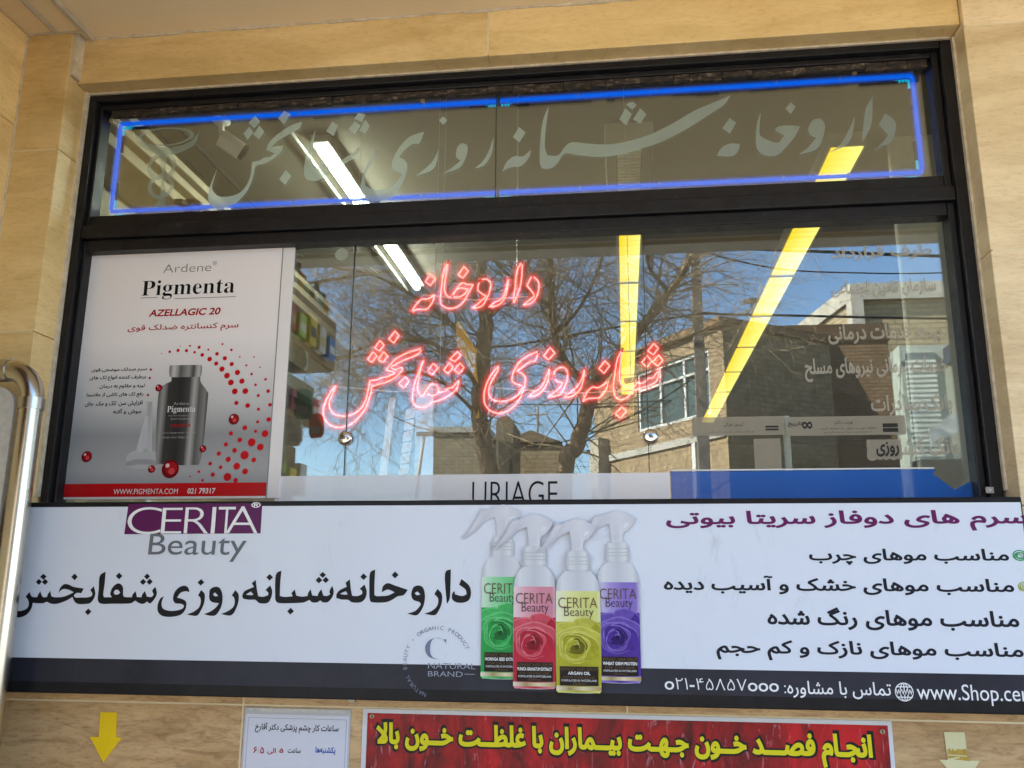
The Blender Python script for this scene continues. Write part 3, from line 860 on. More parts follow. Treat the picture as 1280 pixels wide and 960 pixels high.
# blue border in the top light
m_blue = emit('neon_blue_core', (0.0, 0.13, 0.95), 1.05)
m_cyan = emit('neon_blue_electrode', (0.0, 0.55, 0.95), 1.1)
m_blue_glow = bloom_halo('neon_blue_bloom', (0.0, 0.10, 0.9), 0.42, 1.8)
bt = thing('neon_border', PY(622, 247, YN), 'blue neon tube border round the whole top light', 'neon sign')
BX0, BX1, BZ0, BZ1, BXM = -1.497, 0.812, 2.6795, 2.966, -0.331
def blue(a, b):
    t = MB().tube([(a[0], YN, a[1]), (b[0], YN, b[1])], 0.0051, 10).build('neon_tube', m_blue, bt, True)
    MB().tube([(a[0], YN, a[1]), (b[0], YN, b[1])], 0.0125, 12).build('bloom_halo', m_blue_glow, t, True)  # blue bloom built as an added shell, not part of the tube
    return t
for z in (BZ0, BZ1):
    blue((BX0, z), (BXM - .004, z)); blue((BXM + .004, z), (BX1, z))
    for x in (-1.16, -.93, -.55, -.1, .12, .45, .62):
        MB().lathe((x, YN - .0072, z), [(.0045, 0), (.004, -.003)], 8, 'Y').build('clip', plain('clip_clear', (.35, .5, .62, 1), .3), bt, True)
blue((BX0, BZ0 + .007), (BX0, BZ1 - .007)); blue((BX1, BZ0 + .007), (BX1, BZ1 - .007))
m_elec = plain('electrode_black', (.02, .02, .025, 1), .5)
def electrode(x, z, dx, dz):
    L = .085
    o = MB().tube([(x + dx * .03, YN + .004, z - .014 + dz * .03 if dx else z + dz * .03), (x + dx * L, YN + .004, z - .014 if dx else z + dz * L)], .005, 8).build('electrode', m_elec, bt, True)
    m = MB()
    random.seed(int(abs(x) * 100 + z * 10))
    for k in range(4):
        t0 = .004 + k * .009
        p = (x + dx * t0, YN + .003, (z - .012) if dx else z + dz * t0); q = (x + dx * (t0 + .0055), YN + .003, (z - .012) if dx else z + dz * (t0 + .0055))
        m.tube([p, q], .0035, 6)
    m.build('glowing_band', m_cyan, o, True)
for z in (BZ0, BZ1):
    electrode(BXM + .003, z, 1, 0); electrode(BXM - .003, z, -1, 0)
    electrode(BX0 + .008, z, 1, 0); electrode(BX1 - .008, z, -1, 0)
electrode(BX0 + .010, BZ1 - .008, 0, -1); electrode(BX1 - .010, BZ1 - .008, 0, -1)
electrode(BX0 + .010, BZ0 + .008, 0, 1); electrode(BX1 - .010, BZ0 + .008, 0, 1)

# ================================================================== POSTER
YP = 0.052
pz = lambda x, y: (70 + x / 3.0467, 310 + y / 3.0467)
a = PY(118.5, 316, YP); b = PY(370, 308, YP); c = PY(347, 623, YP)
PX0, PX1, PZ1, PZ0 = PY(96, 470, YP).x, (b.x + c.x) / 2, (a.z + b.z) / 2, PY(210, 623.5, YP).z
po = thing('poster', ((PX0 + PX1) / 2, YP, PZ0), 'grey advertising poster with a dark bottle and red dots, left in the window', 'poster')
m_pw = plain('poster_white', (.80, .78, .80, 1), .22, 0, .02)
bevel(MB().box(PX0, PX1, YP, YP + .007, PZ0, PZ1).build('backing', m_pw, po), .001)
PRX = PX1 - .034
MB().box(PX0 + .002, PRX, YP - .0007, YP - .0002, PZ0 + .006, PZ1 - .003).build('print_ground',
    ramp_print('poster_blend', [(0.0, (.28, .29, .31)), (0.10, (.38, .39, .41)), (0.24, (.30, .31, .33)), (0.36, (.54, .55, .57)), (0.62, (.84, .81, .84)), (1.0, (.88, .84, .87))], 'Z', .18), po)
MB().box(PRX - .0015, PRX + .0015, YP - .0009, YP - .0002, PZ0, PZ1).build('edge_line', plain('edge_grey', (.25, .25, .26, 1), .4), po)
q = PY(*pz(400, 896), YP)
MB().box(PX0 + .002, PRX - .002, YP - .0013, YP - .0008, PZ0 + .006, q.z).build('red_strip', plain('print_red', (.55, .010, .014, 1), .2, 0, .03), po)
yl = YP - .0012
m_prt_k = plain('print_black', (.012, .012, .014, 1), .25); m_prt_g = plain('print_grey', (.22, .22, .23, 1), .25)
m_prt_r = plain('print_deep_red', (.38, .008, .012, 1), .25); m_prt_w = plain('print_white', (.75, .75, .75, 1), .25)
line('Ardene', pz(408, 95), pz(593, 56), yl, m_prt_g, po, -.012)
line('®', pz(596, 66), pz(614, 49), yl, m_prt_g, po)
g_ = '\U0001D40F\U0001D422\U0001D420\U0001D426\U0001D41E\U0001D427\U0001D42D\U0001D41A'
line(g_, pz(323, 199), pz(683, 112), yl, m_prt_k, po, -.006)
m = MB()
for x0, x1 in ((322, 387), (452, 684)):
    a = PY(*pz(x0, 194), yl); b = PY(*pz(x1, 184), yl); m.box(a.x, b.x, yl - .0002, yl, (a.z + b.z) / 2 - .001, (a.z + b.z) / 2 + .0008)
m.build('rule', m_prt_g, po)
line('AZELLAGIC 20', pz(352, 262), pz(628, 226), yl, m_prt_r, po, .03, slant=.18)
line('سرم کنسانتره ضدلک قوی', pz(271, 326), pz(696, 281), yl, m_prt_r, po, .014)
for s, x0, x1, y0, y1 in (('سرم ضدلک موضعی قوی', 133, 347, 477, 453), ('برطرف کننده انواع لک های', 127, 344, 508, 482), ('تیره و مقاوم به درمان', 165, 340, 540, 515), ('رفع لک های ناشی از ملاسما.', 111, 334, 573, 547), ('افزایش سن. کک و مک. جای', 110, 331, 606, 580), ('جوش و آکنه', 216, 328, 635, 611)):
    line(s, pz(x0, y0), pz(x1, y1), yl, m_prt_k, po, .024, res=3)
m = MB()
for x, y in ((361, 463), (357, 495), (350, 560)): m.flat([pxdisc(*pz(x, y), 1.5, yl)], yl)
m.build('bullet', m_prt_r, po)
line('WWW.PIGMENTA.COM', pz(218, 938), pz(465, 916), YP - .0017, m_prt_w, po, .0)
line('021 79317', pz(500, 936), pz(608, 914), YP - .0017, m_prt_w, po, .02, slant=.1)
DOTS = [(402,402,2),(433,395,5),(465,390,6),(473,374,2),(497,391,6),(510,373,4),(528,397,5),(545,378,6),(557,407,7),(580,387,4),(585,423,9),(613,403,7),(610,440,8),(643,420,8),(632,461,10),(668,388,5),(634,366,4),(651,486,11),(669,442,8),(666,512,11),(691,474,10),(708,507,10),(681,546,11),(721,545,11),(700,414,3),(725,447,4),(754,415,3),(745,480,5),(777,454,3),(760,521,5),(798,500,5),(808,545,7),(770,562,6),(687,590,8),(730,600,9),(815,597,7),(771,614,6),(810,653,9),(768,662,6),(719,685,9),(760,698,6),(796,707,13),(666,706,8),(700,731,9),(745,740,15),(778,758,13),(647,748,8),(680,771,9),(718,789,16),(753,807,9),(620,783,8),(656,805,10),(688,831,13),(720,851,11),(587,821,7),(627,835,7),(653,872,15),(684,885,9),(544,852,5),(597,863,8),(558,885,5),(510,870,3)]
for x, y, r in DOTS: MB().flat([pxdisc(*pz(x, y), r / 3.05, yl, 18)], yl).build('dot', plain('dot_red', (.52, .010, .016, 1), .25), po)
# printed bottle, dropper and red beads
def pz_poly(pts, sub=4): return traced([([pz(*p) for p in pts], [])], yl, sub)
met = [(0, (.10, .10, .10)), (.10, (.28, .28, .28)), (.2, (.045, .042, .042)), (.45, (.028, .027, .027)), (.62, (.06, .06, .06)), (.72, (.40, .40, .40)), (.82, (.10, .10, .10)), (.94, (.22, .22, .22)), (1, (.05, .05, .05))]
bo = MB(); bo.flat(pz_poly([(440,490),(550,490),(552,512),(575,545),(578,580),(552,800),(520,826),(400,822),(380,800),(390,560),(415,520),(438,508)]), yl - .0003)
bo = bo.build('printed_bottle', ramp_print('bottle_print', met, 'X'), po)
m = MB(); m.flat(pz_poly([(436,447),(553,445),(557,455),(553,485),(540,490),(445,492),(433,484),(433,455)]), yl - .0007)
m.build('printed_cap', ramp_print('cap_print', [(0, (.12, .12, .12)), (.15, (.55, .55, .55)), (.35, (.10, .10, .10)), (.6, (.30, .30, .30)), (.75, (.06, .06, .06)), (.9, (.5, .5, .5)), (1, (.2, .2, .2))], 'X'), bo)
yk = yl - .0008
line('Ardene', pz(447, 598), pz(507, 586), yk, plain('print_silver', (.35, .35, .35, 1), .3), bo, 0, res=3)
line(g_, pz(422, 632), pz(532, 600), yk, m_prt_w, bo, -.005, res=3)
for s, x0, x1, y0, y1 in (('Intensive Depigmenting', 428, 522, 643, 634), ('Serum Concentrate', 436, 514, 655, 645), ('Serum Depigmentant Concentré', 405, 533, 709, 699), ('Azelaic Acid. Ellagic Acid', 404, 515, 727, 716)):
    line(s, pz(x0, y0), pz(x1, y1), yk, plain('print_silver', (.35, .35, .35, 1), .3), bo, .0, res=2)
line('AZELLAGIC 20', pz(434, 682), pz(513, 669), yk, m_prt_r, bo, .02, res=3)
m = MB(); m.flat(pz_poly([(345,585),(368,585),(366,690),(364,776),(303,776),(340,640)]), yl - .0002)
m.flat(traced([([pz(*p) for p in [(340,640),(352,638),(352,765),(318,765)]], [])], yl), yl - .0005, 1)
dr = m.build('printed_dropper', [ramp_print('dropper_print', [(0, (.42, .43, .45)), (.3, (.52, .53, .55)), (.6, (.34, .35, .37)), (1, (.50, .51, .53))], 'X'), plain('dropper_light', (.46, .47, .5, 1), .3)], po)
m = MB()
for y, h, mi in ((800, 40, 0), (822, 22, 1), (833, 10, 0)):
    c = PY(*pz(328, y), yl); m.flat([disc(c.x, c.z, .047, 28, .0006 * h)], yl - .00005 - .00005 * ((800, 822, 833).index(y)), mi)
m.build('printed_stopper', [plain('stopper_a', (.42, .43, .45, 1), .3), plain('stopper_b', (.30, .31, .33, 1), .3)], dr)
bead_m = [plain('bead_dark', (.16, .006, .010, 1), .25), plain('bead_red', (.36, .010, .018, 1), .25), plain('bead_bright', (.62, .06, .07, 1), .25), plain('bead_shine', (.75, .5, .5, 1), .25)]
for x, y, r in ((118, 795, 20), (392, 533, 13), (365, 842, 14), (436, 842, 33), (560, 765, 13), (678, 652, 20)):
    m = MB(); m.flat([pxdisc(*pz(x, y), r / 3.05, yl, 24)], yl - .0011, 0)
    m.flat([pxdisc(*pz(x + r * .1, y - r * .1), r * .72 / 3.05, yl, 20)], yl - .0014, 1)
    m.flat([pxdisc(*pz(x + r * .15, y + r * .25), r * .36 / 3.05, yl, 16)], yl - .0017, 2)
    m.flat([pxdisc(*pz(x - r * .3, y - r * .4), r * .24 / 3.05, yl, 12)], yl - .0019, 3)
    m.build('printed_bead', bead_m, po)

# ================================================================== LIGHTBOX SIGN
YG = -0.15
c0 = PY(32, 628, YG); c1 = PY(1278, 622, YG); c2 = PY(0, 871, YG)
SX0, SX1, SZ1, SZ0 = -1.475, 0.853, 1.792, 1.346
sg = thing('shop_sign', ((SX0 + SX1) / 2, -.11, SZ0), 'wide white shop sign with a navy foot band, black writing and four printed spray bottles', 'sign')
m_case = plain('sign_case', (.012, .012, .014, 1), .35, 0, .3, 30)
cs = MB()
cs.box(SX0, SX1, -.148, -.0702, SZ0, SZ1)
bevel(cs.build('case', m_case, sg), .003)
m_face = NT('sign_face'); _v = m_face.coord(); _n = m_face.noise(_v, 1.4, 4)
_f = m_face.ramp(_n, [(.3, (.645, .685, .775)), (.7, (.675, .715, .805))])
_sm = m_face.noise(m_face.coord('Object', (1, 1, .35)), 11, 7, .75, .8)
_f = m_face.mix(_f, m_face.ramp(_sm, [(.28, (.80, .79, .78)), (.40, (1, 1, 1))]), .8, 'MULTIPLY')
m_face.set(_f, m_face.ramp(_sm, [(.3, (.5, .5, .5)), (.6, (.28, .28, .28))]), 0, .35); m_face.bump(m_face.noise(_v, 3.0, 2), .25, .006); m_face = m_face.m
zb = PY(640, 832.5, YG).z
FX0, FX1, FZ0, FZ1 = SX0 + .002, SX1 - .004, SZ0 + .026, SZ1 - .012
yf = -.1486
MB().box(FX0, FX1, yf, -.1482, zb, FZ1).build('face', m_face, sg)
nb_ = NT('sign_band'); _n = nb_.noise(nb_.coord('Object', (1, 1, .6)), 5, 6, .7)
nb_.set(nb_.ramp(_n, [(0.35, (.016, .017, .028)), (.7, (.032, .034, .050))]), nb_.ramp(_n, [(.3, (.3, .3, .3)), (.8, (.5, .5, .5))]), 0, .22)
MB().box(FX0, FX1, yf - .0003, -.1482, FZ0, zb - .0003).build('foot_band', nb_.m, sg)
ef = MB(); ef.box(SX0 - .006, SX0 + .0005, -.150, -.0702, SZ0 + .002, SZ1 - .002)
ef.build('edge_strip', plain('edge_alu', (.42, .42, .44, 1), .35, .4), sg)
yt = yf - .0006
A_ = lambda p: crop(0, 700, 6.4, p)
B_ = lambda p: crop(190, 700, 6.4, p)
C_ = lambda p: crop(380, 700, 5.818, p)
MAIN = [(A_(p), [A_(h) for h in hs]) for p, hs in [
 ([(347,110),(373,132),(348,158),(320,135)], []), ([(310,150),(336,174),(310,200),(287,177)], []), ([(360,150),(386,174),(360,200),(335,177)], []),
 ([(598,108),(622,135),(597,163),(570,135)], []), ([(707,388),(731,412),(703,442),(679,415)], []), ([(953,101),(979,128),(952,155),(926,128)], []),
 ([(1178,108),(1200,130),(1177,157),(1152,133)], []), ([(1146,150),(1170,175),(1143,200),(1119,176)], []), ([(1198,148),(1222,173),(1196,200),(1173,176)], []),
 ([(97,296),(86,330),(88,380),(120,403),(170,407),(215,388),(231,355),(225,320),(205,293),(236,255),(252,290),(275,297),(300,296),(302,283),(322,249),(335,285),(350,298),(378,295),(380,278),(402,246),(411,290),(440,298),(500,295),(545,280),(590,258),(550,238),(510,232),(485,245),(468,268),(480,225),(510,195),(545,195),(590,215),(670,228),(650,265),(612,264),(590,285),(605,300),(650,300),(700,299),(733,287),(738,265),(722,240),(750,210),(763,265),(750,310),(720,345),(680,352),(630,352),(598,335),(580,295),(530,325),(460,350),(410,350),(375,335),(345,346),(300,346),(262,342),(250,390),(215,435),(165,458),(115,458),(75,445),(55,420),(70,360)], []),
 ([(845,93),(798,128),(790,230),(782,310),(792,340),(825,352),(900,350),(1000,350),(1050,345),(1080,325),(1120,348),(1150,350),(1175,332),(1200,350),(1230,320),(1255,270),(1243,215),(1218,245),(1228,275),(1210,296),(1175,292),(1160,248),(1138,275),(1132,298),(1095,296),(1085,250),(1062,275),(1055,298),(1000,296),(985,280),(984,220),(960,190),(930,192),(897,225),(882,270),(895,298),(832,298),(826,270),(838,180)], [[(910,260),(922,240),(945,240),(962,262),(940,278),(918,274)]]),
]]
MAIN += [(B_(p), [B_(h) for h in hs]) for p, hs in [
 ([(95,290),(77,340),(85,385),(130,405),(190,405),(245,388),(255,362),(230,350),(185,345),(168,310),(180,260),(215,220),(260,205),(290,222),(300,258),(270,250),(230,262),(200,300),(255,318),(275,345),(265,400),(225,440),(150,455),(85,448),(48,415),(45,360),(65,310)], []),
 ([(392,240),(422,275),(415,350),(385,415),(360,445),(320,445),(278,435),(330,415),(375,380),(390,335),(385,300),(368,285)], []), ([(393,152),(418,178),(390,205),(364,180)], []),
 ([(470,230),(515,213),(550,235),(565,300),(555,370),(525,425),(500,445),(460,445),(415,433),(470,410),(515,375),(535,345),(485,338),(460,315),(458,265)], [[(488,272),(505,260),(530,287),(502,290)]]),
 ([(665,240),(692,275),(690,340),(660,415),(630,443),(595,442),(550,432),(605,410),(650,375),(662,335),(655,300),(638,285)], []),
 ([(942,112),(968,138),(940,165),(914,138)], []),
 ([(830,160),(840,240),(850,290),(890,294),(928,282),(930,262),(908,240),(945,203),(962,250),(950,310),(920,345),(860,345),(825,318),(775,318),(730,310),(722,285),(740,250),(780,230),(815,215),(798,185)], [[(750,277),(790,252),(812,275),(795,282)]]),
 ([(1035,85),(1025,200),(1023,288),(1060,295),(1100,293),(1125,290),(1115,265),(1142,236),(1155,285),(1200,293),(1244,288),(1249,264),(1269,234),(1282,284),(1326,288),(1332,264),(1354,234),(1370,284),(1398,288),(1425,275),(1420,248),(1442,205),(1454,253),(1442,297),(1408,336),(1370,339),(1346,323),(1320,339),(1282,339),(1260,319),(1216,339),(1180,343),(1130,345),(1020,345),(990,325),(985,280),(990,120)], []),
 ([(1110,382),(1136,410),(1106,437),(1081,410)], []),
]]
MAIN += [(C_(p), [C_(h) for h in hs]) for p, hs in [
 ([(137,87),(160,108),(137,130),(112,108)], []), ([(108,122),(133,147),(108,170),(84,147)], []), ([(158,122),(182,145),(158,168),(135,147)], []),
 ([(433,97),(458,122),(433,146),(409,122)], []),
 ([(333,140),(342,220),(350,260),(390,262),(423,247),(422,225),(405,210),(440,178),(456,230),(445,280),(410,308),(350,308),(320,290),(275,288),(235,275),(238,245),(262,218),(310,195),(303,165)], [[(262,245),(305,227),(318,250),(290,252)]]),
 ([(518,70),(512,180),(512,255),(530,263),(560,262),(610,258),(660,235),(610,215),(565,235),(575,190),(610,168),(660,185),(755,217),(725,255),(680,265),(640,290),(590,308),(500,308),(478,285),(475,200),(480,95)], []),
 ([(662,83),(688,108),(662,134),(638,110)], []),
 ([(795,200),(830,185),(865,200),(880,260),(870,330),(840,385),(810,403),(750,390),(810,370),(850,325),(838,305),(795,290),(780,250)], [[(804,241),(825,229),(846,250),(822,256)]]),
 ([(970,210),(1003,250),(1000,320),(970,385),(940,402),(875,390),(930,370),(970,330),(975,280),(948,248)], []),
 ([(1068,68),(1065,200),(1060,280),(1040,318),(1036,290),(1025,100)], []),
 ([(1145,138),(1200,185),(1215,240),(1200,290),(1160,310),(1110,308),(1078,285),(1078,245),(1095,225),(1098,250),(1150,262),(1182,250),(1175,215),(1128,180)], []),
]]
m = MB()
for o, h in MAIN: m.flat(traced([(o, h)], yt), yt)
m.build('main_lettering', plain('sign_black', (.008, .008, .011, 1), .45, spec=.2), sg)
m_plum = plain('sign_plum', (.105, .012, .085, 1), .3, 0, .04); m_navy = plain('sign_navy', (.014, .016, .026, 1), .3)
m_wht = plain('sign_white', (.78, .78, .80, 1), .3); m_gry = plain('sign_grey', (.14, .15, .17, 1), .3); m_slate = plain('sign_slate', (.17, .20, .30, 1), .3)
# logo box
lgp = [(140 + x / 6.4, 620 + y / 6.4) for x, y in ((132, 63), (1203, 58), (1188, 299), (98, 306))]
cc_ = [PY(*p, yt) for p in lgp]
m = MB(); m.flat([[(p.x, p.z) for p in cc_][::-1]], yt)
lg = m.build('logo_panel', m_plum, sg)
yt2 = yt - .0005
g = glyphs('CERITA', 6, -.004)
A = PY(158, 667.6, yt2); B = PY(325, 633, yt2)
m = MB()
for ch, xa, xb, ya, yb_ in (('C', 114, 404, 306, 88), ('E', 388, 570, 300, 94), ('R', 572, 786, 300, 90), ('I', 788, 836, 300, 88), ('T', 838, 992, 300, 86), ('A', 908, 1178, 298, 82)):
    qa = PY(140 + xa / 6.4, 620 + ya / 6.4, yt2); qb = PY(140 + xb / 6.4, 620 + yb_ / 6.4, yt2)
    lean_ = 0.0
    m.flat(fit(glyphs(ch, 8, -.016 if ch in 'CERA' else -.010), qa.x, qa.z, qb.x, qb.z), yt2)
m.build('lettering', m_wht, lg)
line('®', (314, 634.8), (326, 627.6), yt2, m_wht, lg, .02)
line('Beauty', (184, 702), (309, 667), yt2, m_gry, sg, .0, slant=.02)
# right-hand writing
m_pl2 = plain('sign_plum_text', (.13, .016, .10, 1), .3)
for s, bl, tr, mm, bd in (('سرم های دوفاز سریتا بیوتی', (833, 664), (1283, 637), m_pl2, .028), ('مناسب موهای چرب', (1012, 706), (1260, 686), m_navy, .026), ('مناسب موهای خشک و آسیب دیده', (830, 742), (1266, 721), m_navy, .026),
                          ('مناسب موهای رنگ شده', (960, 786.5), (1272, 761), m_navy, .026), ('مناسب موهای نازک و کم حجم', (896, 824.5), (1278, 804), m_navy, .026), ('تماس با مشاوره:', (981, 872), (1113, 853), m_wht, .008)):
    line(s, bl, tr, yt, mm, sg, bd)
line('o۲۱-۴۵۸۵۷ooo', (831, 862), (973, 849.5), yt, m_wht, sg, .01)
line('www.Shop.cer', (1147.5, 880.5), (1284, 857), yt, m_wht, sg, .0)
c = PY(1130.3, 865, yt); rg = (PY(1142, 865, yt) - c).length
m = MB()
m.flat(ring(c.x, c.z, rg * .88, rg), yt)
for e in (.42,): m.flat([disc(c.x, c.z, rg * (e + .05), 24, rg), disc(c.x, c.z, rg * (e - .07), 24, rg * .9)[::-1]], yt - .0003)
for h in (-.55, 0, .55):
    w = math.sqrt(1 - h * h) * rg; m.box(c.x - w, c.x + w, yt - .0008, yt - .0006, c.z + h * rg - .0011, c.z + h * rg + .0011)
m.box(c.x - .001, c.x + .001, yt - .0012, yt - .001, c.z - rg, c.z + rg)
m.build('globe_symbol', m_wht, sg)
MB().box(c.x - rg * .9, c.x + rg * .9, yt - .0015, yt - .0013, c.z - rg * .26, c.z + rg * .26).build('globe_bar', nb_.m, sg)
line('WWW', (1120, 868), (1141, 862), yt - .0018, m_wht, sg, .03, res=3)
def rose_swirl(px, py, r, mat, n=6):
    c = PY(px, py, yt); k = (PY(px + 1, py, yt) - c).length
    m = MB(); random.seed(int(px))
    for i in range(n):
        rr = r * k * (1 - i / n); dx, dz = random.uniform(-.1, .1) * r * k, random.uniform(-.1, .1) * r * k
        m.flat(ring(min(c.x + dx, FX1 - rr), c.z + dz, rr * .82, rr, 22, .8), yt - .0002 * i)
    m.build('rose_mark', mat, sg)
rose_swirl(1275, 695, 9, plain('mark_green', (.02, .30, .09, 1), .4)); rose_swirl(1281, 734, 8, plain('mark_lime', (.33, .38, .04, 1), .4))
# round emblem
z5 = lambda x, y: (480 + x / 9.6, 770 + y / 9.6)
line('\U0001D402', z5(490, 515), z5(752, 262), yt2, m_slate, sg, -.022)
m_eml = plain('emblem_grey', (.28, .30, .38, 1), .3)
line('NATURAL', z5(527, 630), z5(1098, 571), yt2, m_eml, sg, .0); line('BRAND', z5(527, 723), z5(945, 668), yt2, m_eml, sg, .0)
a = PY(*z5(965, 697), yt2); b = PY(*z5(1092, 694), yt2); MB().box(a.x, b.x, yt2 - .0002, yt2, a.z - .0007, a.z + .0007).build('rule', m_eml, sg)
cen = PY(*z5(640, 555), yt2); rad = (PY(*z5(640, 165), yt2) - cen).length
m = MB(); txt = 'NATURAL BEAUTY • ORGANIC PRODUCT'
for i, ch in enumerate(txt):
    if ch == ' ': continue
    th = R_(-112 - (i / (len(txt) - 1)) * 222)      # clockwise round the ring
    gl = glyphs(ch, 3, .0)
    xs = [p[0] for c in gl for p in c]; mx = (min(xs) + max(xs)) / 2
    s = .0125; up = Vector((math.cos(th), math.sin(th))); rt = Vector((up.y, -up.x))
    m.flat([[(cen.x + up.x * (rad + p[1] * s) + rt.x * (p[0] - mx) * s, cen.z + up.y * (rad + p[1] * s) + rt.y * (p[0] - mx) * s) for p in c] for c in gl], yt2)
m.build('emblem_lettering', plain('emblem_mid', (.20, .22, .30, 1), .3), sg)

# printed spray bottles: template in units of photo pixels round (0, 0) = middle of the foot
def bottle(cx, base, w, k, tones, lines, lean=0.0):
    """cx, base: foot of the bottle in the photo; w: half width; tones: liquid, rose dark..light"""
    o0 = PY(cx, base, yt)
    s = (PY(cx + 1, base, yt) - o0).length
    bottle.z -= .0026
    yb = bottle.z
    def M(pts): return [(o0.x + x * s, o0.z + y * s) for x, y in pts]
    h = w
    # clear body with shoulders
    sil = [(-h + 3, 0), (h - 3, 0), (h, 4), (h, 126), (h - 3, 138), (h - 9, 146), (13, 150), (-13, 150), (-h + 9, 146), (-h + 3, 138), (-h, 126), (-h, 4)]
    m = MB(); m.flat([M(soft(sil, 2))], yb)
    b = m.build('printed_bottle', ramp_print('clear_print', [(0, (.46, .49, .54)), (.15, (.66, .68, .72)), (.5, (.52, .54, .60)), (.85, (.64, .66, .70)), (1, (.45, .48, .53))], 'X'), sg)
    lq = tones['liquid']
    m = MB(); m.flat([M([(-h + .4, 86), (h - .4, 86), (h - .4, 124), (-h + .4, 124)])], yb - .0003)
    m.build('liquid', ramp_print('liquid_' + k, [(0, tuple(.5 + .4 * c for c in lq)), (.3, tuple(min(1, .12 + .95 * c) for c in lq)), (.6, lq), (.92, lq), (1, tuple(.3 + .6 * c for c in lq))], 'X'), b)
    dk, md, lt = tones['dark'], tones['mid'], tones['light']
    m = MB(); m.flat([M([(-h + .4, 5), (h - .4, 5), (h - .4, 86), (-h + .4, 86)])], yb - .0004)
    m.build('rose_ground', ramp_print('roseground_' + k, [(0, md), (.5, tuple(c * .8 for c in md)), (1, md)], 'X'), b)
    m = MB(); m.flat([M([(-h + 2.5, .6), (h - 2.5, .6), (h - .6, 3), (h - .4, 9), (-h + .4, 9), (-h + .6, 3)])], yb - .0005)
    m.build('foot_liquid', ramp_print('foot_' + k, [(0, lt), (.5, md), (1, lt)], 'X'), b)
    # rose: overlapping petals, printed light rims and darker hearts
    rm = MB(); rnd = random.Random(hash(k) % 97 if False else len(k) * 7 + 3)
    lay = 0
    def petal(cx_, cy_, rx, rz, a0, mi):
        nonlocal lay
        lay += 1
        pts = []
        for q in range(26):
            t = 2 * math.pi * q / 26
            wob = 1 + .07 * math.sin(3 * t + a0) + .05 * math.sin(5 * t + a0 * 2)
            x_, y_ = cx_ + rx * wob * math.cos(t), cy_ + rz * wob * math.sin(t)
            pts.append((max(-h + .5, min(h - .5, x_)), y_))
        rm.flat([M(pts)], yb - .0005 - lay * .00004, mi)
    # outer petals
    for (x_, y_, rx, rz, a0, mi) in ((-h * .45, 74, h * .62, 13, .5, 1), (h * .40, 76, h * .62, 14, 1.4, 0), (h * .25, 84, h * .45, 8, .2, 1)):
        petal(x_, y_, rx, rz, a0, 3); petal(x_ + .6, y_ - .9, rx * .97, rz * .93, a0, mi)
    for (x_, y_, rx, rz, a0) in ((0, 60, h * 1.0, 22, 0), (-2, 56, h * .86, 20, 1), (3, 55, h * .80, 18, 2.4)):
        petal(x_, y_, rx, rz, a0, 3); petal(x_ + .5, y_ - 1.0, rx * .97, rz * .95, a0, 1 if a0 < 2 else 0)
    for i in range(7):
        f = 1 - i / 7.5; x_, y_ = -h * .15 + (1.2 + .25 * i) * math.cos(i * 2.2), 55 + (1.4 + .2 * i) * math.sin(i * 2.2)
        petal(x_, y_, h * .62 * f, 16 * f, i * 1.1, 2 if i % 2 else 3)
        petal(x_ + .9 * math.cos(i * 2.2 + 1), y_ - .5 + .6 * math.sin(i * 2.0), h * .58 * f, 14.6 * f, i * 1.1, [1, 0, 0, 2, 0, 2, 4][i])
    rm.build('rose', [plain('rose_mid_' + k, (*tuple(.75 * a_ + .25 * b_ for a_, b_ in zip(md, dk)), 1), .35, 0, .25, 60), plain('rose_light_' + k, (*tuple(.8 * a_ + .2 * b_ for a_, b_ in zip(md, lt)), 1), .35, 0, .2, 60), plain('rose_dark_' + k, (*dk, 1), .35, 0, .2, 60),
                      plain('rose_rim_' + k, (*tuple(.55 * a_ + .45 * b_ for a_, b_ in zip(lt, md)), 1), .35, 0, .1, 60), plain('rose_heart_' + k, (*tuple(c * .6 for c in dk), 1), .35, 0, .2, 60)], b)
    yq = yb - .0022
    m = MB(); m.flat([M([(-h + 5, 9), (h - 4, 9), (h - 4, 32), (-h + 5, 32)])], yq)
    m.build('label', plain('label_brown', (.016, .011, .010, 1), .35), b)
    m = MB(); m.flat([M([(-h + .4, 3.5), (h - .4, 3.5), (h - .4, 8), (-h + .4, 8)])], yq)
    m.build('gold_band', ramp_print('gold_print', [(0, (.75, .70, .55)), (.3, (.35, .25, .10)), (.6, (.70, .60, .40)), (1, (.40, .28, .10))], 'X'), b)
    m = MB(); yq2 = yq - .0002
    def tx(body, x0, x1, y0, y1, mi, bold=0.0, res=3):
        g = fit(glyphs(body, res, bold), x0, y0, x1, y1)
        g = [M(c) for c in g]
        m.flat(g, yq2, mi)
    tx('CERITA', -h + 3.5, h - 4, 103, 116, 0, -.010); tx('Beauty', -h + 11, h - 9, 89.5, 104, 1, -.012)
    tx(lines[0], -h + 6, h - 5, 27, 31, 0, 0, 2); tx(lines[1], -h + (15 if len(lines[1]) < 12 else 6), h - (14 if len(lines[1]) < 12 else 5), 22, 26, 2, .03, 2); tx(lines[2], -h + 9, h - 8, 17.5, 20.5, 0, 0, 2); tx(lines[3], -h + 7, h - 6, 14, 16.5, 2, 0, 2); tx(lines[4], -8, 8, 10.2, 12.8, 0, 0, 2)
    m.build('lettering', [plain('bronze_print', (.13, .08, .045, 1), .4), plain('brown_print', (.05, .02, .03, 1), .4), m_prt_w], b)
    # ribbed cap, neck and trigger head
    m = MB(); m.flat([M([(-15, 150), (15, 150), (15, 165), (13.8, 170), (11, 173.5), (6, 175), (-6, 175), (-11, 173.5), (-13.8, 170), (-15, 165)])], yb - .0006)
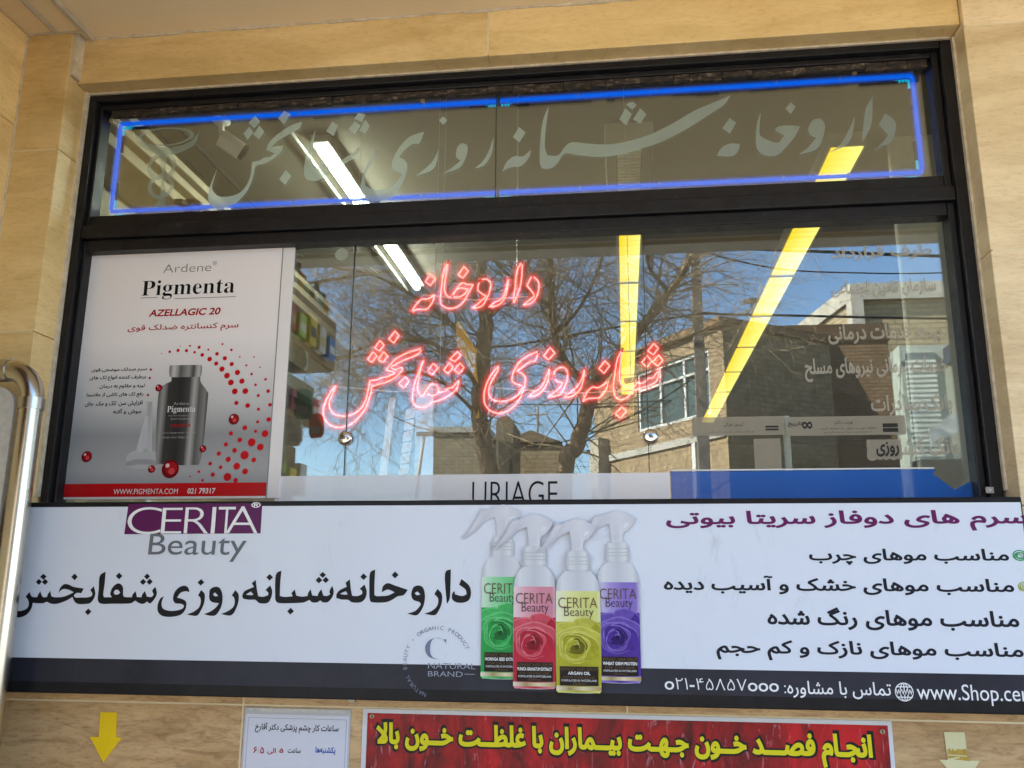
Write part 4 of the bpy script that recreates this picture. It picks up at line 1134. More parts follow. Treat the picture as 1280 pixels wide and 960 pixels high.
    for y_ in (157, 161, 166): m.flat([M([(-14.6, y_), (14.6, y_), (14.6, y_ + 1.1), (-14.6, y_ + 1.1)])], yb - .0009, 1)
    m.build('printed_cap', [ramp_print('cap_clear', [(0, (.42, .44, .48)), (.2, (.64, .66, .70)), (.5, (.52, .54, .58)), (.8, (.68, .70, .73)), (1, (.44, .46, .50))], 'X'), plain('cap_rib', (.46, .48, .52, 1), .4)], b)
    head = [(-7, 175), (7, 175), (8, 186), (14, 190), (21, 198), (24, 205), (14, 211), (2, 215), (-10, 213), (-20, 209), (-28, 210), (-30, 206), (-38, 192), (-46, 180), (-53, 173), (-50, 171), (-42, 176), (-33, 183), (-24, 193), (-10, 199), (-8, 188)]
    m = MB(); m.flat([M(smooth(head, sub=4))], yb - .0012)
    hole = [(8, 192), (14, 195), (16, 200), (9, 199)]
    m.flat([M(smooth(hole, sub=3))], yb - .0015, 1)
    m.flat([M(smooth([(-28, 206), (-20, 206), (-30, 192), (-40, 181), (-50, 173), (-44, 180), (-36, 192)], sub=3))], yb - .0015, 2)
    m.flat([M([(-3, 178), (3, 178), (3, 198), (-3, 198)])], yb - .0016, 2)
    m.build('printed_trigger', [ramp_print('trigger_clear', [(0, (.46, .46, .53)), (.5, (.56, .57, .64)), (.75, (.64, .65, .70)), (1, (.54, .55, .62))], 'X'), m_face, plain('trigger_light', (.60, .61, .67, 1), .35)], b)
    return b
bottle.z = yt
LN = 'BIPHASIC HAIR SERUM'; FS = 'FORMULATED IN SWITZERLAND'
bottle(627, 849, 26.5, 'green', dict(liquid=(.17, .55, .24), dark=(.010, .13, .03), mid=(.02, .33, .07), light=(.20, .66, .26)), (LN, 'MORINGA SEED EXTRACT', 'FOR OILY HAIR', FS, '250ml'))
bottle(775, 854, 27.0, 'violet', dict(liquid=(.23, .16, .52), dark=(.020, .008, .11), mid=(.075, .03, .30), light=(.32, .24, .66)), (LN, 'WHEAT GERM PROTEIN', 'FOR THIN HAIR', FS, '250ml'))
bottle(668.5, 861, 27.0, 'red', dict(liquid=(.60, .24, .32), dark=(.20, .010, .02), mid=(.50, .02, .05), light=(.75, .28, .32)), (LN, 'PUNICA GRANATUM EXTRACT', 'FOR COLORED HAIR', FS, '250ml'))
bottle(724, 866, 28.5, 'yellow', dict(liquid=(.62, .64, .22), dark=(.13, .12, .01), mid=(.42, .40, .025), light=(.68, .66, .22)), (LN, 'ARGAN OIL', 'FOR DRY & DAMAGED HAIR', FS, '250ml'))

# ================================================================== NOTICES ON THE STONE BELOW
YW = -0.0725
a = PY(454, 884, YW); b = PY(1114.5, 903.5, YW)
BZ = (a.z + b.z) / 2
bn = MB().box(a.x, b.x, YW, YW + .002, BZ - .34, BZ).build('banner', plain('banner_white', (.66, .66, .70, 1), .3, 0, .04))
tag(bn, 'red banner with bold yellow writing and white border on the stone under the sign', 'banner')
mb_ = NT('banner_red'); _v = mb_.coord('Object', (1, 1, .45)); _n = mb_.noise(_v, 9, 7, .7, .8)
col_ = mb_.ramp(_n, [(.34, (.035, .003, .006)), (.48, (.26, .005, .010)), (.62, (.56, .008, .016))])
_n2 = mb_.noise(mb_.coord('Object', (3, 1, .6), (0, .5, 0)), 14, 5, .6, 2.5)
col_ = mb_.mix(col_, (.62, .30, .36, 1), mb_.ramp(_n2, [(.62, (0, 0, 0)), (.72, (.55, .55, .55))]))
mb_.set(col_, .22, 0, .25); mb_.bump(mb_.noise(_v, 16, 2), .06, .004)
a2 = PY(459.7, 890, YW); b2 = PY(1109.5, 908, YW)
MB().box(a2.x, b2.x, YW - .0006, YW - .0002, BZ - .33, (a2.z + b2.z) / 2).build('printed_field', mb_.m, bn)
yy = YW - .0010
bt_ = 'انجـام فصــد خــون جهــت بیمــاران با غلظــت خون بالا'
A = PY(469, 943, yy); B = PY(1089, 918, yy)
g = glyphs('انجـام فصـــد خــون جـهـت بیــماران با غلظــت خــون بالا', 5, .045)
g = fit(g, A.x, A.z, B.x, B.z)
gb = glyphs('انجـام فصـــد خــون جـهـت بیــماران با غلظــت خــون بالا', 4, .10)
gx = (B.x - A.x) * .0055; gz = (B.z - A.z) * .11
gb = fit(gb, A.x - gx, A.z - gz, B.x + gx, B.z + gz)
m = MB(); m.flat(gb, yy); m.build('letter_outline', m_prt_k, bn)
m = MB(); m.flat(g, yy - .0006); m.build('lettering', plain('banner_yellow', (.72, .62, .015, 1), .25, 0, .03), bn)
for px, py in ((465, 895.5), (1103, 914.5)):
    c = PY(px, py, yy); MB().lathe((c.x, yy, c.z), [(.0055, 0), (.0055, -.001), (.004, -.0022), (.0022, -.0012), (.0018, .0)], 14, 'Y').build('eyelet', plain('eyelet_brass', (.45, .35, .25, 1), .35, .8), bn, True)

a = PY(306.5, 884, YW); b = PY(439, 884.5, YW)
nt = MB().box(a.x, b.x, YW, YW + .0015, a.z - .30, a.z).build('notice', plain('sleeve_plastic', (.50, .50, .52, 1), .18, 0, .05))
tag(nt, 'white opening-hours notice in a clear sleeve on the stone under the sign', 'paper notice')
a2 = PY(308, 892, YW); b2 = PY(436.5, 892.5, YW)
MB().box(a2.x, b2.x, YW - .0008, YW - .0002, a.z - .295, a2.z).build('sheet', plain('sheet_white', (.66, .66, .74, 1), .4, 0, .02), nt)
m = MB(); x0, x1, z1, z0 = a2.x + .006, b2.x - .005, a2.z - .008, a.z - .28
for r_ in ((x0, x1, z1 - .0008, z1), (x0, x0 + .0008, z0, z1), (x1 - .0008, x1, z0, z1)): m.box(r_[0], r_[1], YW - .0012, YW - .0009, r_[2], r_[3])
m.build('border_line', plain('line_blue', (.25, .25, .36, 1), .5), nt)
yn = YW - .0012
line('ساعات کار چشم پزشکی دکتر آقارخ', (318.5, 915.5), (423.5, 905.5), yn, m_prt_k, nt, .022)
line('یکشنبه|ها', (394, 942.7), (419.5, 933.8), yn, plain('ink_blue', (.015, .07, .40, 1), .4), nt, .03)
line('ساعت', (359.5, 941), (376, 935), yn, m_prt_k, nt, .025); line('۶/۵ یلا ۵'[::1] if False else '۵', (349, 941), (354.5, 935.3), yn, m_prt_r, nt, .03)
line('الی', (334, 943), (345, 935), yn, m_prt_r, nt, .02); line('۶/۵', (316.5, 941.5), (330.5, 933.5), yn, m_prt_r, nt, .02)
m = MB(); a3 = PY(311, 886.6, yn); b3 = PY(437, 887, yn); m.box(a3.x, b3.x, yn - .0003, yn, a3.z - .0035, a3.z + .0035)
tp_ = m.build('clear_tape', plain('tape_grey', (.56, .55, .52, 1), .2, 0, .15, 60), nt)
c = PY(438, 874, -.09)
bevel(tag(MB().box(c.x - .008, c.x + .008, -.082, -.0715, c.z - .008, c.z + .004).build('fixing_clip', plain('clip_zinc', (.35, .33, .30, 1), .4, .6)), 'small metal clip under the bottom edge of the sign, above the white notice', 'clip'), .001)

def arrow(pts, mat, label, extra=None):
    c = [(q.x, q.z) for q in (PY(*p, YW) for p in pts)]
    m = MB(); m.prism([(x, YW, z) for x, z in c], [(x, YW + .0012, z) for x, z in c])
    o = m.build('arrow_sticker', mat)
    return tag(o, label, 'sticker')
arrow([(125.8, 890), (146, 890.5), (145, 921.5), (152.3, 922), (129, 953), (112.5, 921), (123.5, 921.3)], plain('arrow_yellow', (.86, .58, .012, 1), .5, 0, .05), 'bright yellow down arrow sticker on the stone under the left part of the sign')
ra = arrow([(1180, 915), (1205.8, 915.5), (1210, 950.5), (1224.5, 951), (1206, 985), (1174, 949.5), (1184.5, 950)], plain('arrow_pale', (.68, .62, .36, 1), .55, 0, .04), 'faded pale yellow down arrow sticker with a torn ochre patch at the lower right')
torn = [(1184, 937.5), (1187, 935), (1189, 938.5), (1191.5, 935), (1193, 939), (1197, 936), (1201, 937), (1207.5, 936), (1209.5, 944), (1213, 951.5), (1200, 950), (1184.3, 948.5)]
m = MB(); m.flat([on_plane(torn, YW)], YW - .0005); m.build('torn_patch', plain('torn_ochre', (.46, .30, .06, 1), .6, 0, .2, 60), ra)
m = MB()
for q in ([(1184.5, 943), (1208, 944.5), (1209, 945.8), (1184.6, 944.2)], [(1186, 948), (1199, 946), (1200, 947), (1190, 949.6)]): m.flat([on_plane(q, YW)], YW - .0009)
m.build('torn_shred', plain('arrow_pale'[:], (.68, .62, .36, 1)), ra)

# ================================================================== STEEL RAIL AT THE LEFT
YR = -0.215
m_steel = NT('brushed_steel'); _n = m_steel.noise(m_steel.coord('Object', (1, 1, .2)), 25, 3)
m_steel.set((.56, .53, .47, 1), m_steel.ramp(_n, [(.3, (.20, .20, .20)), (.7, (.30, .30, .30))]), 1.0)
m_steel = m_steel.m
rx = PY(40.5, 498, YR).x; rz_ = PY(40, 505, YR).z
rt_ = thing('steel_rail', (rx, YR, 0.13), 'shiny stainless steel pipe rail with a bend, standing at the left end of the sign', 'rail')
rp = 0.0262
MB().tube([(rx, YR, .135), (rx, YR, rz_)], rp, 28).build('upright', m_steel, rt_, True)
rb_ = 0.075
pts = [(rx - rb_ + rb_ * math.cos(t), YR, rz_ + .012 + rb_ * math.sin(t)) for t in [R_(k) for k in range(0, 91, 6)]]
MB().tube(pts, rp * 1.0, 28).build('elbow', m_steel, rt_, True)
MB().tube([(rx - rb_ - .012, YR, rz_ + .012 + rb_), (-1.69, YR, rz_ + .012 + rb_)], rp, 28).build('crossbar', m_steel, rt_, True)
m_col = plain('collar_steel', (.50, .48, .44, 1), .28, 1.0, .06)
MB().tube([(rx, YR, rz_ - .014), (rx, YR, rz_ + .014)], rp * 1.13, 28).build('collar', m_col, rt_, True)
MB().tube([(rx - rb_ - .018, YR, rz_ + .012 + rb_), (rx - rb_ + .008, YR, rz_ + .012 + rb_)], rp * 1.10, 28).build('collar', m_col, rt_, True)
MB().lathe((rx, YR, .13), [(.05, 0), (.05, .006), (.03, .012)], 24).build('base_flange', m_col, rt_, True)
px_ = rx - .043; pz_ = PY(10, 484, YR).z
cor = [(-1.684, .35), (px_, .35)] + [(px_ - .05 + .05 * math.cos(R_(k)), pz_ - .05 + .05 * math.sin(R_(k))) for k in range(0, 91, 10)] + [(-1.684, pz_)]
m = MB(); m.prism([(x, YR - .004, z) for x, z in cor], [(x, YR + .004, z) for x, z in cor])
m.build('infill_panel', plain('panel_grey', (.50, .48, .43, 1), .55, 0, .12, 60, .1), rt_)

# ================================================================== INSIDE THE SHOP
m_lamp = NT('yellow_louvre'); 
_tc = m_lamp.new('ShaderNodeTexCoord'); _w = m_lamp.new('ShaderNodeTexWave', bands_direction='Y'); _w.inputs['Scale'].default_value = 5.5; _w.inputs['Distortion'].default_value = .4
m_lamp.l.new(_tc.outputs['Object'], _w.inputs['Vector'])
_s = m_lamp.new('ShaderNodeSeparateXYZ'); m_lamp.l.new(_tc.outputs['Generated'], _s.inputs[0])
_c = m_lamp.mix((1.0, .66, .0, 1), (1.0, .88, .22, 1), _s.outputs['X'])
_c = m_lamp.mix(_c, m_lamp.ramp(_w.outputs['Fac'], [(.0, (.80, .72, .5)), (.2, (1, 1, 1))]), .6, 'MULTIPLY')
_e = m_lamp.new('ShaderNodeEmission'); _e.inputs['Strength'].default_value = 1.75 / 2 ** EXPO
m_lamp.l.new(_c, _e.inputs['Color']); m_lamp.l.new(_e.outputs[0], m_lamp.out.inputs['Surface']); m_lamp = m_lamp.m
m_lampcase = plain('lamp_case', (.40, .37, .28, 1), .5)
m_lampoff = plain('louvre_off', (.85, .80, .62, 1), .5)
def ceiling_lamp(x, y0, w, l, label, mat):
    t = thing('ceiling_light', (x, y0 + l / 2, ZC - .06), label, 'ceiling light', 'louvred lights on the shop ceiling')
    bevel(MB().box(x - w / 2 - .012, x + w / 2 + .012, y0, y0 + l, ZC - .055, ZC - .0006).build('case', m_lampcase, t), .003)
    MB().box(x - w / 2, x + w / 2, y0 + .006, y0 + l - .006, ZC - .060, ZC - .0552).build('diffuser', mat, t)
    MB().box(x - w / 2, x + w / 2, y0 + l - .0055, y0 + l + .004, ZC - .066, ZC - .0553).build('end_lip', plain('lip_white', (.85, .82, .70, 1), .4), t)
    return t
ORDN = ['nearest to the glass', 'second from the glass', 'third from the glass', 'fourth from the glass', 'fifth from the glass', 'sixth from the glass', 'seventh from the glass', 'farthest from the glass']
for k in range(8):
    ceiling_lamp(.803, .752 + .673 * k, .108, .628, 'lit yellow louvred ceiling light of the right-hand row, ' + ORDN[k], m_lamp)
for k in range(1, 6):
    ceiling_lamp(.056, .77 + .673 * k, .092, .628, 'lit yellow louvred ceiling light of the middle row, ' + ['', 'at its near end', 'next after the near one', 'third from the glass', 'last but one', 'at its far end'][k], m_lamp)
t = thing('ceiling_vent', (.05, .9, ZC - .08), 'unlit louvred ceiling unit in a grey case behind the top light', 'ceiling unit')
bevel(MB().box(-.035, .132, .60, 1.20, ZC - .075, ZC - .0006).build('case', m_lampcase, t), .004)
MB().box(.005, .092, .62, 1.18, ZC - .079, ZC - .0752).build('dark_slot', plain('slot_dark', (.06, .055, .04, 1), .6), t)
m = MB()
for k in range(22): m.box(.007, .090, .64 + k * .024, .654 + k * .024, ZC - .088, ZC - .0792)
m.build('louvre', m_lampoff, t)
t = thing('tube_light', (-1.035, 1.3, ZC - .07), 'single white fluorescent tube light on the left of the shop ceiling', 'tube light')
bevel(MB().box(-1.07, -1.00, .56, 2.12, ZC - .03, ZC - .0006).build('batten', plain('batten_white', (.42, .42, .38, 1), .5), t), .004)
MB().tube([(-1.035, .60, ZC - .046), (-1.035, 2.08, ZC - .046)], .017, 14).build('tube', emit('tube_white', (.95, 1.0, .92), 80.0), t, True)
m = MB(); m.tube([(-1.115, .5, ZC - .02), (-1.115, 2.2, ZC - .02)], .006, 8); m.build('conduit', plain('conduit_white', (.6, .6, .52, 1), .4), t)
# bullet camera and dome camera
m_cw = plain('camera_white', (.85, .83, .76, 1), .35); m_ck = plain('camera_black', (.015, .015, .016, 1), .25)
cp = PZ(277, 150, ZC)
t = thing('security_camera', (cp.x, cp.y, ZC - .15), 'white bullet camera on the shop ceiling behind the top light', 'camera')
MB().lathe((cp.x, cp.y, ZC - .012), [(.03, .0114), (.03, .004), (.018, 0)], 18).build('mount', m_cw, t, True)
e1 = Vector((cp.x, cp.y, ZC - .012)); e2 = e1 + Vector((.006, 0, -.055)); e3 = e2 + Vector((.012, -.012, -.012))
MB().tube([e1, e2, e3], .010, 10).build('arm', m_cw, t, True)
dv = (PZ(304, 180, ZC - .10) - PZ(288, 167, ZC - .07)).normalized()
dv = Vector((.75, .50, -.45)).normalized()
q0 = e3 - dv * .01; q1 = q0 + dv * .080
MB().tube([q0, q1], .031, 20).build('housing', m_cw, t)
MB().tube([q1, q1 + dv * .014], .029, 20).build('lens_ring', m_ck, t)
MB().tube([q1 + dv * .0142, q1 + dv * .018], .012, 14).build('lens', plain('lens_glass', (.05, .05, .06, 1), .05), t)
cp = PY(240, 262, .15)
t = thing('dome_camera', (cp.x, .15, cp.z - .04), 'black dome camera with a white rim just above the transom, left of centre', 'camera')
MB().lathe((cp.x, .15, cp.z), [(.020, .027), (.028, .022), (.030, .0), (.028, -.006)], 22).build('housing', m_ck, t, True)
MB().lathe((cp.x, .15, cp.z - .0065), [(.031, 0), (.032, -.004), (.030, -.007)], 22).build('rim', m_cw, t, True)
MB().lathe((cp.x, .15, cp.z - .014), [(.024, 0), (.019, -.013), (.007, -.021)], 18).build('dome', plain('smoked_dome', (.02, .02, .025, 1), .05), t, True)
MB().box(cp.x - .012, cp.x + .012, .0685, .122, cp.z - .012, cp.z - .002).build('bracket', m_ck, t)
# grey cable tray at the very left of the ceiling
tag(bevel(MB().box(-1.99, -1.91, .25, 3.2, 2.72, 2.80).build('cable_tray', plain('tray_grey', (.38, .44, .40, 1), .5)), .004), 'pale green cable tray running back along the left shop wall', 'cable tray')
# yellow pennant hanging inside
def pennant(pts, y, label):
    c = [PY(*p, y) for p in pts]
    m = MB(); m.prism([(q.x, y, q.z) for q in c], [(q.x, y + .002, q.z) for q in c])
    return tag(m.build('pennant', plain('pennant_yellow', (.55, .42, .03, 1), .7, 0, .25, 20)), label, 'pennant', 'yellow paper pennants')
pennant([(570, 405), (573, 401), (596, 437), (595, 452), (598, 481), (588, 462), (571, 432)], .35, 'folded dull yellow paper pennant hanging in front of the left tree trunk')
pennant([(595, 523), (598.5, 510), (599, 522)], .35, 'tiny yellow paper corner below the tail of the middle neon word')
pennant([(785, 513), (788, 506), (793, 500), (792, 523), (787, 524)], .35, 'narrow yellow paper strip left of the brick house corner')
pennant([(779, 473), (793, 471), (792, 478), (781, 480)], .35, 'small yellow paper tab under the end of the middle light row')
# pale leaflet stand behind the left part of the main pane
ls = thing('leaflet_stand', PY(505, 600, .42), 'pale leaflet stand with a slim white post behind the left part of the main pane', 'display stand')
def stand_part(nm, pts, y, mat):
    c = [PY(*p, y) for p in pts]
    m = MB(); m.prism([(q.x, y, q.z) for q in c], [(q.x, y + .006, q.z) for q in c]); return m.build(nm, mat, ls)
m_sw = plain('stand_white', (.85, .87, .88, 1), .4, 0, .05)
stand_part('post', [(487, 497), (494, 497), (478, 640), (467, 640)], .40, m_sw)
stand_part('leaflet_panel', [(520, 482), (541, 478), (542, 640), (517, 640)], .44, plain('stand_pale', (.55, .60, .62, 1), .3))
for k in range(7):
    y0 = 512 + k * 14
    stand_part('leaflet', [(508 - k * 1.6, y0), (519 - k * 1.6, y0 - 2), (517 - k * 1.6, y0 + 10), (506 - k * 1.6, y0 + 12)], .40, plain('leaflet_white', (.8, .8, .78, 1), .4))
# the neighbour's cabinets and goods on the porch side wall (seen in the glass at the left)
m_wood = plain('cabinet_wood', (.22, .14, .07, 1), .45, 0, .3, 8)
def cabinet(x1, y0, y1, z0, z1, label):
    t = thing('wall_cabinet', ((x1 - .2), (y0 + y1) / 2, z0), label, 'cabinet', 'wall cabinets on the porch side wall')
    bevel(MB().box(-1.684, x1 - .012, y0, y1, z0, z1).build('carcass', m_wood, t), .004)
    n = 2
    for k in range(n):
        a = y0 + (y1 - y0) * k / n + .004; b = y0 + (y1 - y0) * (k + 1) / n - .004
        d = bevel(MB().box(x1 - .0115, x1, a, b, z0 + .006, z1 - .006).build('door', plain('cabinet_door', (.30, .19, .09, 1), .4, 0, .3, 6), t), .002)
        MB().tube([(x1 + .008, b - .03, z0 + .06), (x1 + .008, b - .03, z0 + .14)], .004, 8).build('handle', m_chrome, d, True)
    return t
CX = -1.35
cabinet(CX, -1.65, -.62, 2.58, 2.83, 'topmost brown wall cabinet, with bottles along its top')
cabinet(CX - .06, -1.56, -.62, 2.30, 2.49, 'middle brown wall cabinet, behind the hanging goods')
cabinet(CX - .10, -1.48, -.62, 1.95, 2.20, 'lowest dark brown wall cabinet, just above the paper band')
random.seed(11)
def product(kind, x, y, z, w, h, col, label):
    if kind == 'bottle':
        o = thing('product_bottle', (x, y, z), label, 'bottle', 'goods on the wall cabinets')
        MB().lathe((x, y, z), [(w * .5, 0), (w * .52, .004), (w * .52, h * .6), (w * .2, h * .75), (w * .2, h * .82)], 14).build('body', plain('bottle_' + col[0], col[1], .15), o, True)
        MB().lathe((x, y, z + h * .825), [(w * .24, 0), (w * .24, h * .15), (w * .2, h * .17)], 12).build('cap', plain('cap_' + col[2], col[3], .4), o, True)
    else:
        o = thing('product_box', (x, y, z), label, 'box', 'goods on the wall cabinets')
        bevel(MB().box(x - w * .5, x + w * .5, y - w * .4, y + w * .4, z, z + h).build('carton', plain('carton_' + col[0], col[1], .4), o), .001)
        MB().box(x + w * .5 + .0004, x + w * .5 + .001, y - w * .34, y + w * .34, z + h * .3, z + h * .7).build('label', plain('cap_' + col[2], col[3], .4), o)
    return o
CL = [('green', (.06, .24, .10, 1), 'gold', (.65, .48, .10, 1)), ('dark', (.02, .025, .02, 1), 'white', (.75, .75, .70, 1)), ('teal', (.07, .26, .24, 1), 'silver', (.5, .5, .5, 1)), ('amber', (.42, .20, .03, 1), 'dark', (.02, .02, .02, 1))]
PLACE = ['first', 'second', 'third', 'fourth', 'fifth', 'sixth', 'seventh', 'eighth', 'ninth', 'tenth', 'eleventh', 'twelfth']
for k in range(12):
    c = CL[k % 4]
    product('bottle' if k % 3 else 'box', CX - .045, .12 - (.76 + .083 * k), 2.831, .055 + .012 * (k % 2), .085 + .03 * ((k * 5) % 3), c, f'{c[0]} {"bottle" if k % 3 else "box"} on the topmost wall cabinet, {PLACE[k]} from the glass')
for k in range(6):
    c = CL[(k * 3 + 1) % 4]
    product('box' if k % 2 else 'bottle', CX - .10, .12 - (.95 + .11 * k), 2.2005, .06, .075, c, f'{c[0]} {"box" if k % 2 else "bottle"} on the lowest wall cabinet, {PLACE[k]} from the glass')
PC = [('pink', (.75, .30, .40, 1)), ('white', (.82, .82, .80, 1)), ('lime', (.45, .70, .12, 1)), ('orange', (.85, .38, .05, 1)), ('blue', (.12, .30, .75, 1)), ('yellow', (.85, .70, .10, 1)), ('red', (.70, .05, .05, 1))]
for row, (zr, xr, hr, nr) in enumerate(((2.60, CX, .13, 'topmost'), (2.32, CX - .06, .11, 'middle'), (1.98, CX - .10, .14, 'lowest'))):
    for k in range(7):
        nm, cc2 = PC[(k * 3 + row * 2) % 7]
        y = -.72 - .125 * k
        o = thing('hanging_box', (xr + .03, y, zr), f'small {nm} packet hung on the {nr} wall cabinet front, {PLACE[k]} from the glass', 'packet', 'packets on the cabinet fronts')
        hh = hr * (.75 + .25 * ((k * 5 + row) % 3) / 2)
        bevel(MB().box(xr + .012, xr + .045, y - .04, y + .04, zr, zr + hh).build('carton', plain('packet_' + nm, cc2, .35), o), .002)
        MB().box(xr + .0455, xr + .046, y - .03, y + .03, zr + hh * .25, zr + hh * .6).build('label', plain('packet_label_' + str(k % 3), [(.9, .9, .88, 1), (.1, .1, .12, 1), (.7, .6, .2, 1)][k % 3], .4), o)
# goods in clear bags hanging on the cabinet front
for k, (px, py, w, h, colr, nm) in enumerate(((372, 440, .10, .09, (.62, .64, .62, 1), 'silver'), (380, 490, .09, .13, (.12, .30, .22, 1), 'green'), (368, 525, .08, .12, (.75, .75, .72, 1), 'white'), (396, 520, .07, .10, (.62, .10, .06, 1), 'red'))):
    c = mir(PY(px, py, 1.36)); yq_ = c.y; w *= .95; h *= .95
    t = thing('hanging_pack', (c.x, yq_, c.z - h), f'{nm} blister pack hanging before the wall cabinets, mirrored beside the poster', 'pack')
    m = MB(); prof = [(-w / 2, 0), (-w / 2 * .9, -h * .8), (-w * .3, -h), (w * .35, -h * .96), (w / 2, -h * .75), (w * .42, 0), (w * .1, h * .12), (-w * .1, h * .12)]
    m.prism([(c.x + x, yq_ - .01, c.z + z) for x, z in prof], [(c.x + x, yq_ + .01, c.z + z) for x, z in prof])
    bevel(m.build('pouch', plain('pouch_' + nm, colr, .12, 0, .5, 30), t), .004)
    MB().box(c.x - w * .28, c.x + w * .3, yq_ + .0105, yq_ + .0115, c.z - h * .8, c.z - h * .5).build('card_label', plain('pack_label', (.4, .42, .45, 1), .4), t)
    MB().tube([(c.x, yq_, c.z + h * .12), (c.x, yq_, c.z + h * .12 + .05)], .002, 6).build('hook', m_chrome, t, True)

# ================================================================== ACROSS THE STREET (seen in the glass)
def RV(px, py, depth):                               # real place of what the window shows at a pixel, depth metres behind the glass
    return mir(PY(px, py, depth))
m_conc = plain('concrete', (.36, .35, .32, 1), .9)
m_win = plain('window_pane_blue', (.05, .075, .10, 1), .06, 0, .1, 2)
m_wf = plain('window_white', (.52, .53, .52, 1), .5)
m_brown = brick('brown_brick', (.24, .165, .10, 1), (.20, .135, .08, 1), (.13, .09, .055, 1), 1.0, .26, .09, .014, (R_(90), 0, 0))
m_sold = brick('soldier_brick', (.15, .10, .06, 1), (.125, .083, .05, 1), (.06, .045, .03, 1), 1.0, .09, .5, .010, (R_(90), 0, 0))
def yv(v): return 2 * GLASS_Y - v
# brown brick house (front on virtual depth 20)
VB = 20.0
x0, x1 = 2.18, 6.65; zt = 8.05
hb = thing('brick_house', ((x0 + x1) / 2, yv(VB), .13), 'two-storey brown brick house reflected on the right, with a blue-paned window', 'house')
yf_ = yv(VB)
wx0, wx1, wz0, wz1 = 3.95, 5.05, 6.22, 7.62
m = MB()
d0 = yf_ - 6
m.box(x0, wx0, d0, yf_, .13, zt - .46); m.box(wx1, x1, d0, yf_, .13, zt - .46); m.box(wx0 + .001, wx1 - .001, d0, yf_, .13, wz0); m.box(wx0 + .001, wx1 - .001, d0, yf_, wz1, zt - .461)
m.box(wx0 + .001, wx1 - .001, d0, d0 + .2, wz0 + .001, wz1 - .001)
m.build('wall', m_brown, hb)
MB().box(x0 - .03, x1 + .03, d0, yf_ + .03, zt - .4595, zt).build('coping', m_sold, hb)
w = MB(); frame_y = (yf_ - .12, yf_ - .06)
t_ = .06
w.box(wx0 + .002, wx0 + t_, *frame_y, wz0 + .002, wz1 - .002); w.box(wx1 - t_, wx1 - .002, *frame_y, wz0 + .002, wz1 - .002); w.box(wx0 + t_ + .001, wx1 - t_ - .001, *frame_y, wz1 - t_, wz1 - .002); w.box(wx0 + t_ + .001, wx1 - t_ - .001, *frame_y, wz0 + .002, wz0 + t_)
w.box(wx0 + t_ + .001, wx1 - t_ - .001, *frame_y, wz1 - .34, wz1 - .28); w.box((wx0 + wx1) / 2 - .035, (wx0 + wx1) / 2 + .035, *frame_y, wz0 + t_ + .001, wz1 - .341)
w = w.build('window', m_wf, hb)
MB().box(wx0 + .05, wx1 - .05, yf_ - .10, yf_ - .09, wz0 + .05, wz1 - .05).build('pane', m_win, w)
MB().box(wx0 + .07, (wx0 + wx1) / 2 - .036, yf_ - .085, yf_ - .062, wz0 + .061, wz0 + .40).build('lower_panel', plain('panel_brown', (.10, .075, .05, 1), .7), w)
MB().box(wx0 - .05, wx1 + .05, yf_ + .001, yf_ + .06, wz0 - .22, wz0 - .001).build('sill', m_sold, hb)
MB().box(x0 + .4, x1 - .3, yf_ + .001, yf_ + .05, .2, 3.1).build('shutter', plain('shutter_grey', (.3, .3, .29, 1), .5), hb)

# pale parapet house behind it
A0 = PY(1062, 354, 26.0); B0 = PY(1215, 353, 26.0)
dirv = Vector((-.17, .985, 0))
cA = Vector((A0.x, A0.y, 0)); cB = Vector((B0.x + 2.5, B0.y + .1, 0)); cD = cA + dirv * 13; cC = cB + dirv * 13
zt2 = A0.z
ph = thing('parapet_house', mir((cA.x + 2, cA.y + 3, .13)), 'pale brick upper house with a concrete parapet standing behind the brown house', 'house')
def vprism(m, pts, z0, z1, mi=0):
    p = [mir((q.x, q.y, 0)) for q in pts]
    m.prism([(q.x, q.y, z0) for q in p], [(q.x, q.y, z1) for q in p], mi)
def inset(k):
    c = (cA + cB + cC + cD) / 4
    return [q + (c - q).normalized() * k for q in (cA, cB, cC, cD)]
m = MB(); vprism(m, inset(.22), .13, zt2 - .56)
m.build('wall', brick('pale_brick', (.40, .33, .21, 1), (.36, .29, .18, 1), (.20, .17, .12, 1), 1.0, .42, .17, .02, (R_(90), 0, R_(0))), ph)
m = MB(); vprism(m, inset(0), zt2 - .555, zt2); m.build('parapet', plain('parapet_concrete', (.40, .38, .33, 1), .9, 0, .2, 2), ph)
m = MB()
for q in (cA, cB): 
    s_ = .38; e = dirv * s_; r = (cB - cA).normalized() * s_
    pts = [q, q + r, q + r + e, q + e] if q is cA else [q - r, q, q + e, q - r + e]
    vprism(m, pts, .13, zt2 - .556)
m.build('corner_post', plain('post_concrete', (.42, .40, .35, 1), .9, 0, .15, 2), ph)
# roof antenna
c = RV(941, 412, 21.5); 
t = thing('roof_antenna', c, 'small dish antenna on a pole on the brown house roof', 'antenna')
MB().tube([c, c + Vector((0, 0, .75))], .03, 8).build('pole', m_conc, t, True)
MB().lathe((c.x, c.y, c.z + .751), [(.06, 0), (.22, .05), (.24, .08)], 16).build('dish', m_wf, t, True)

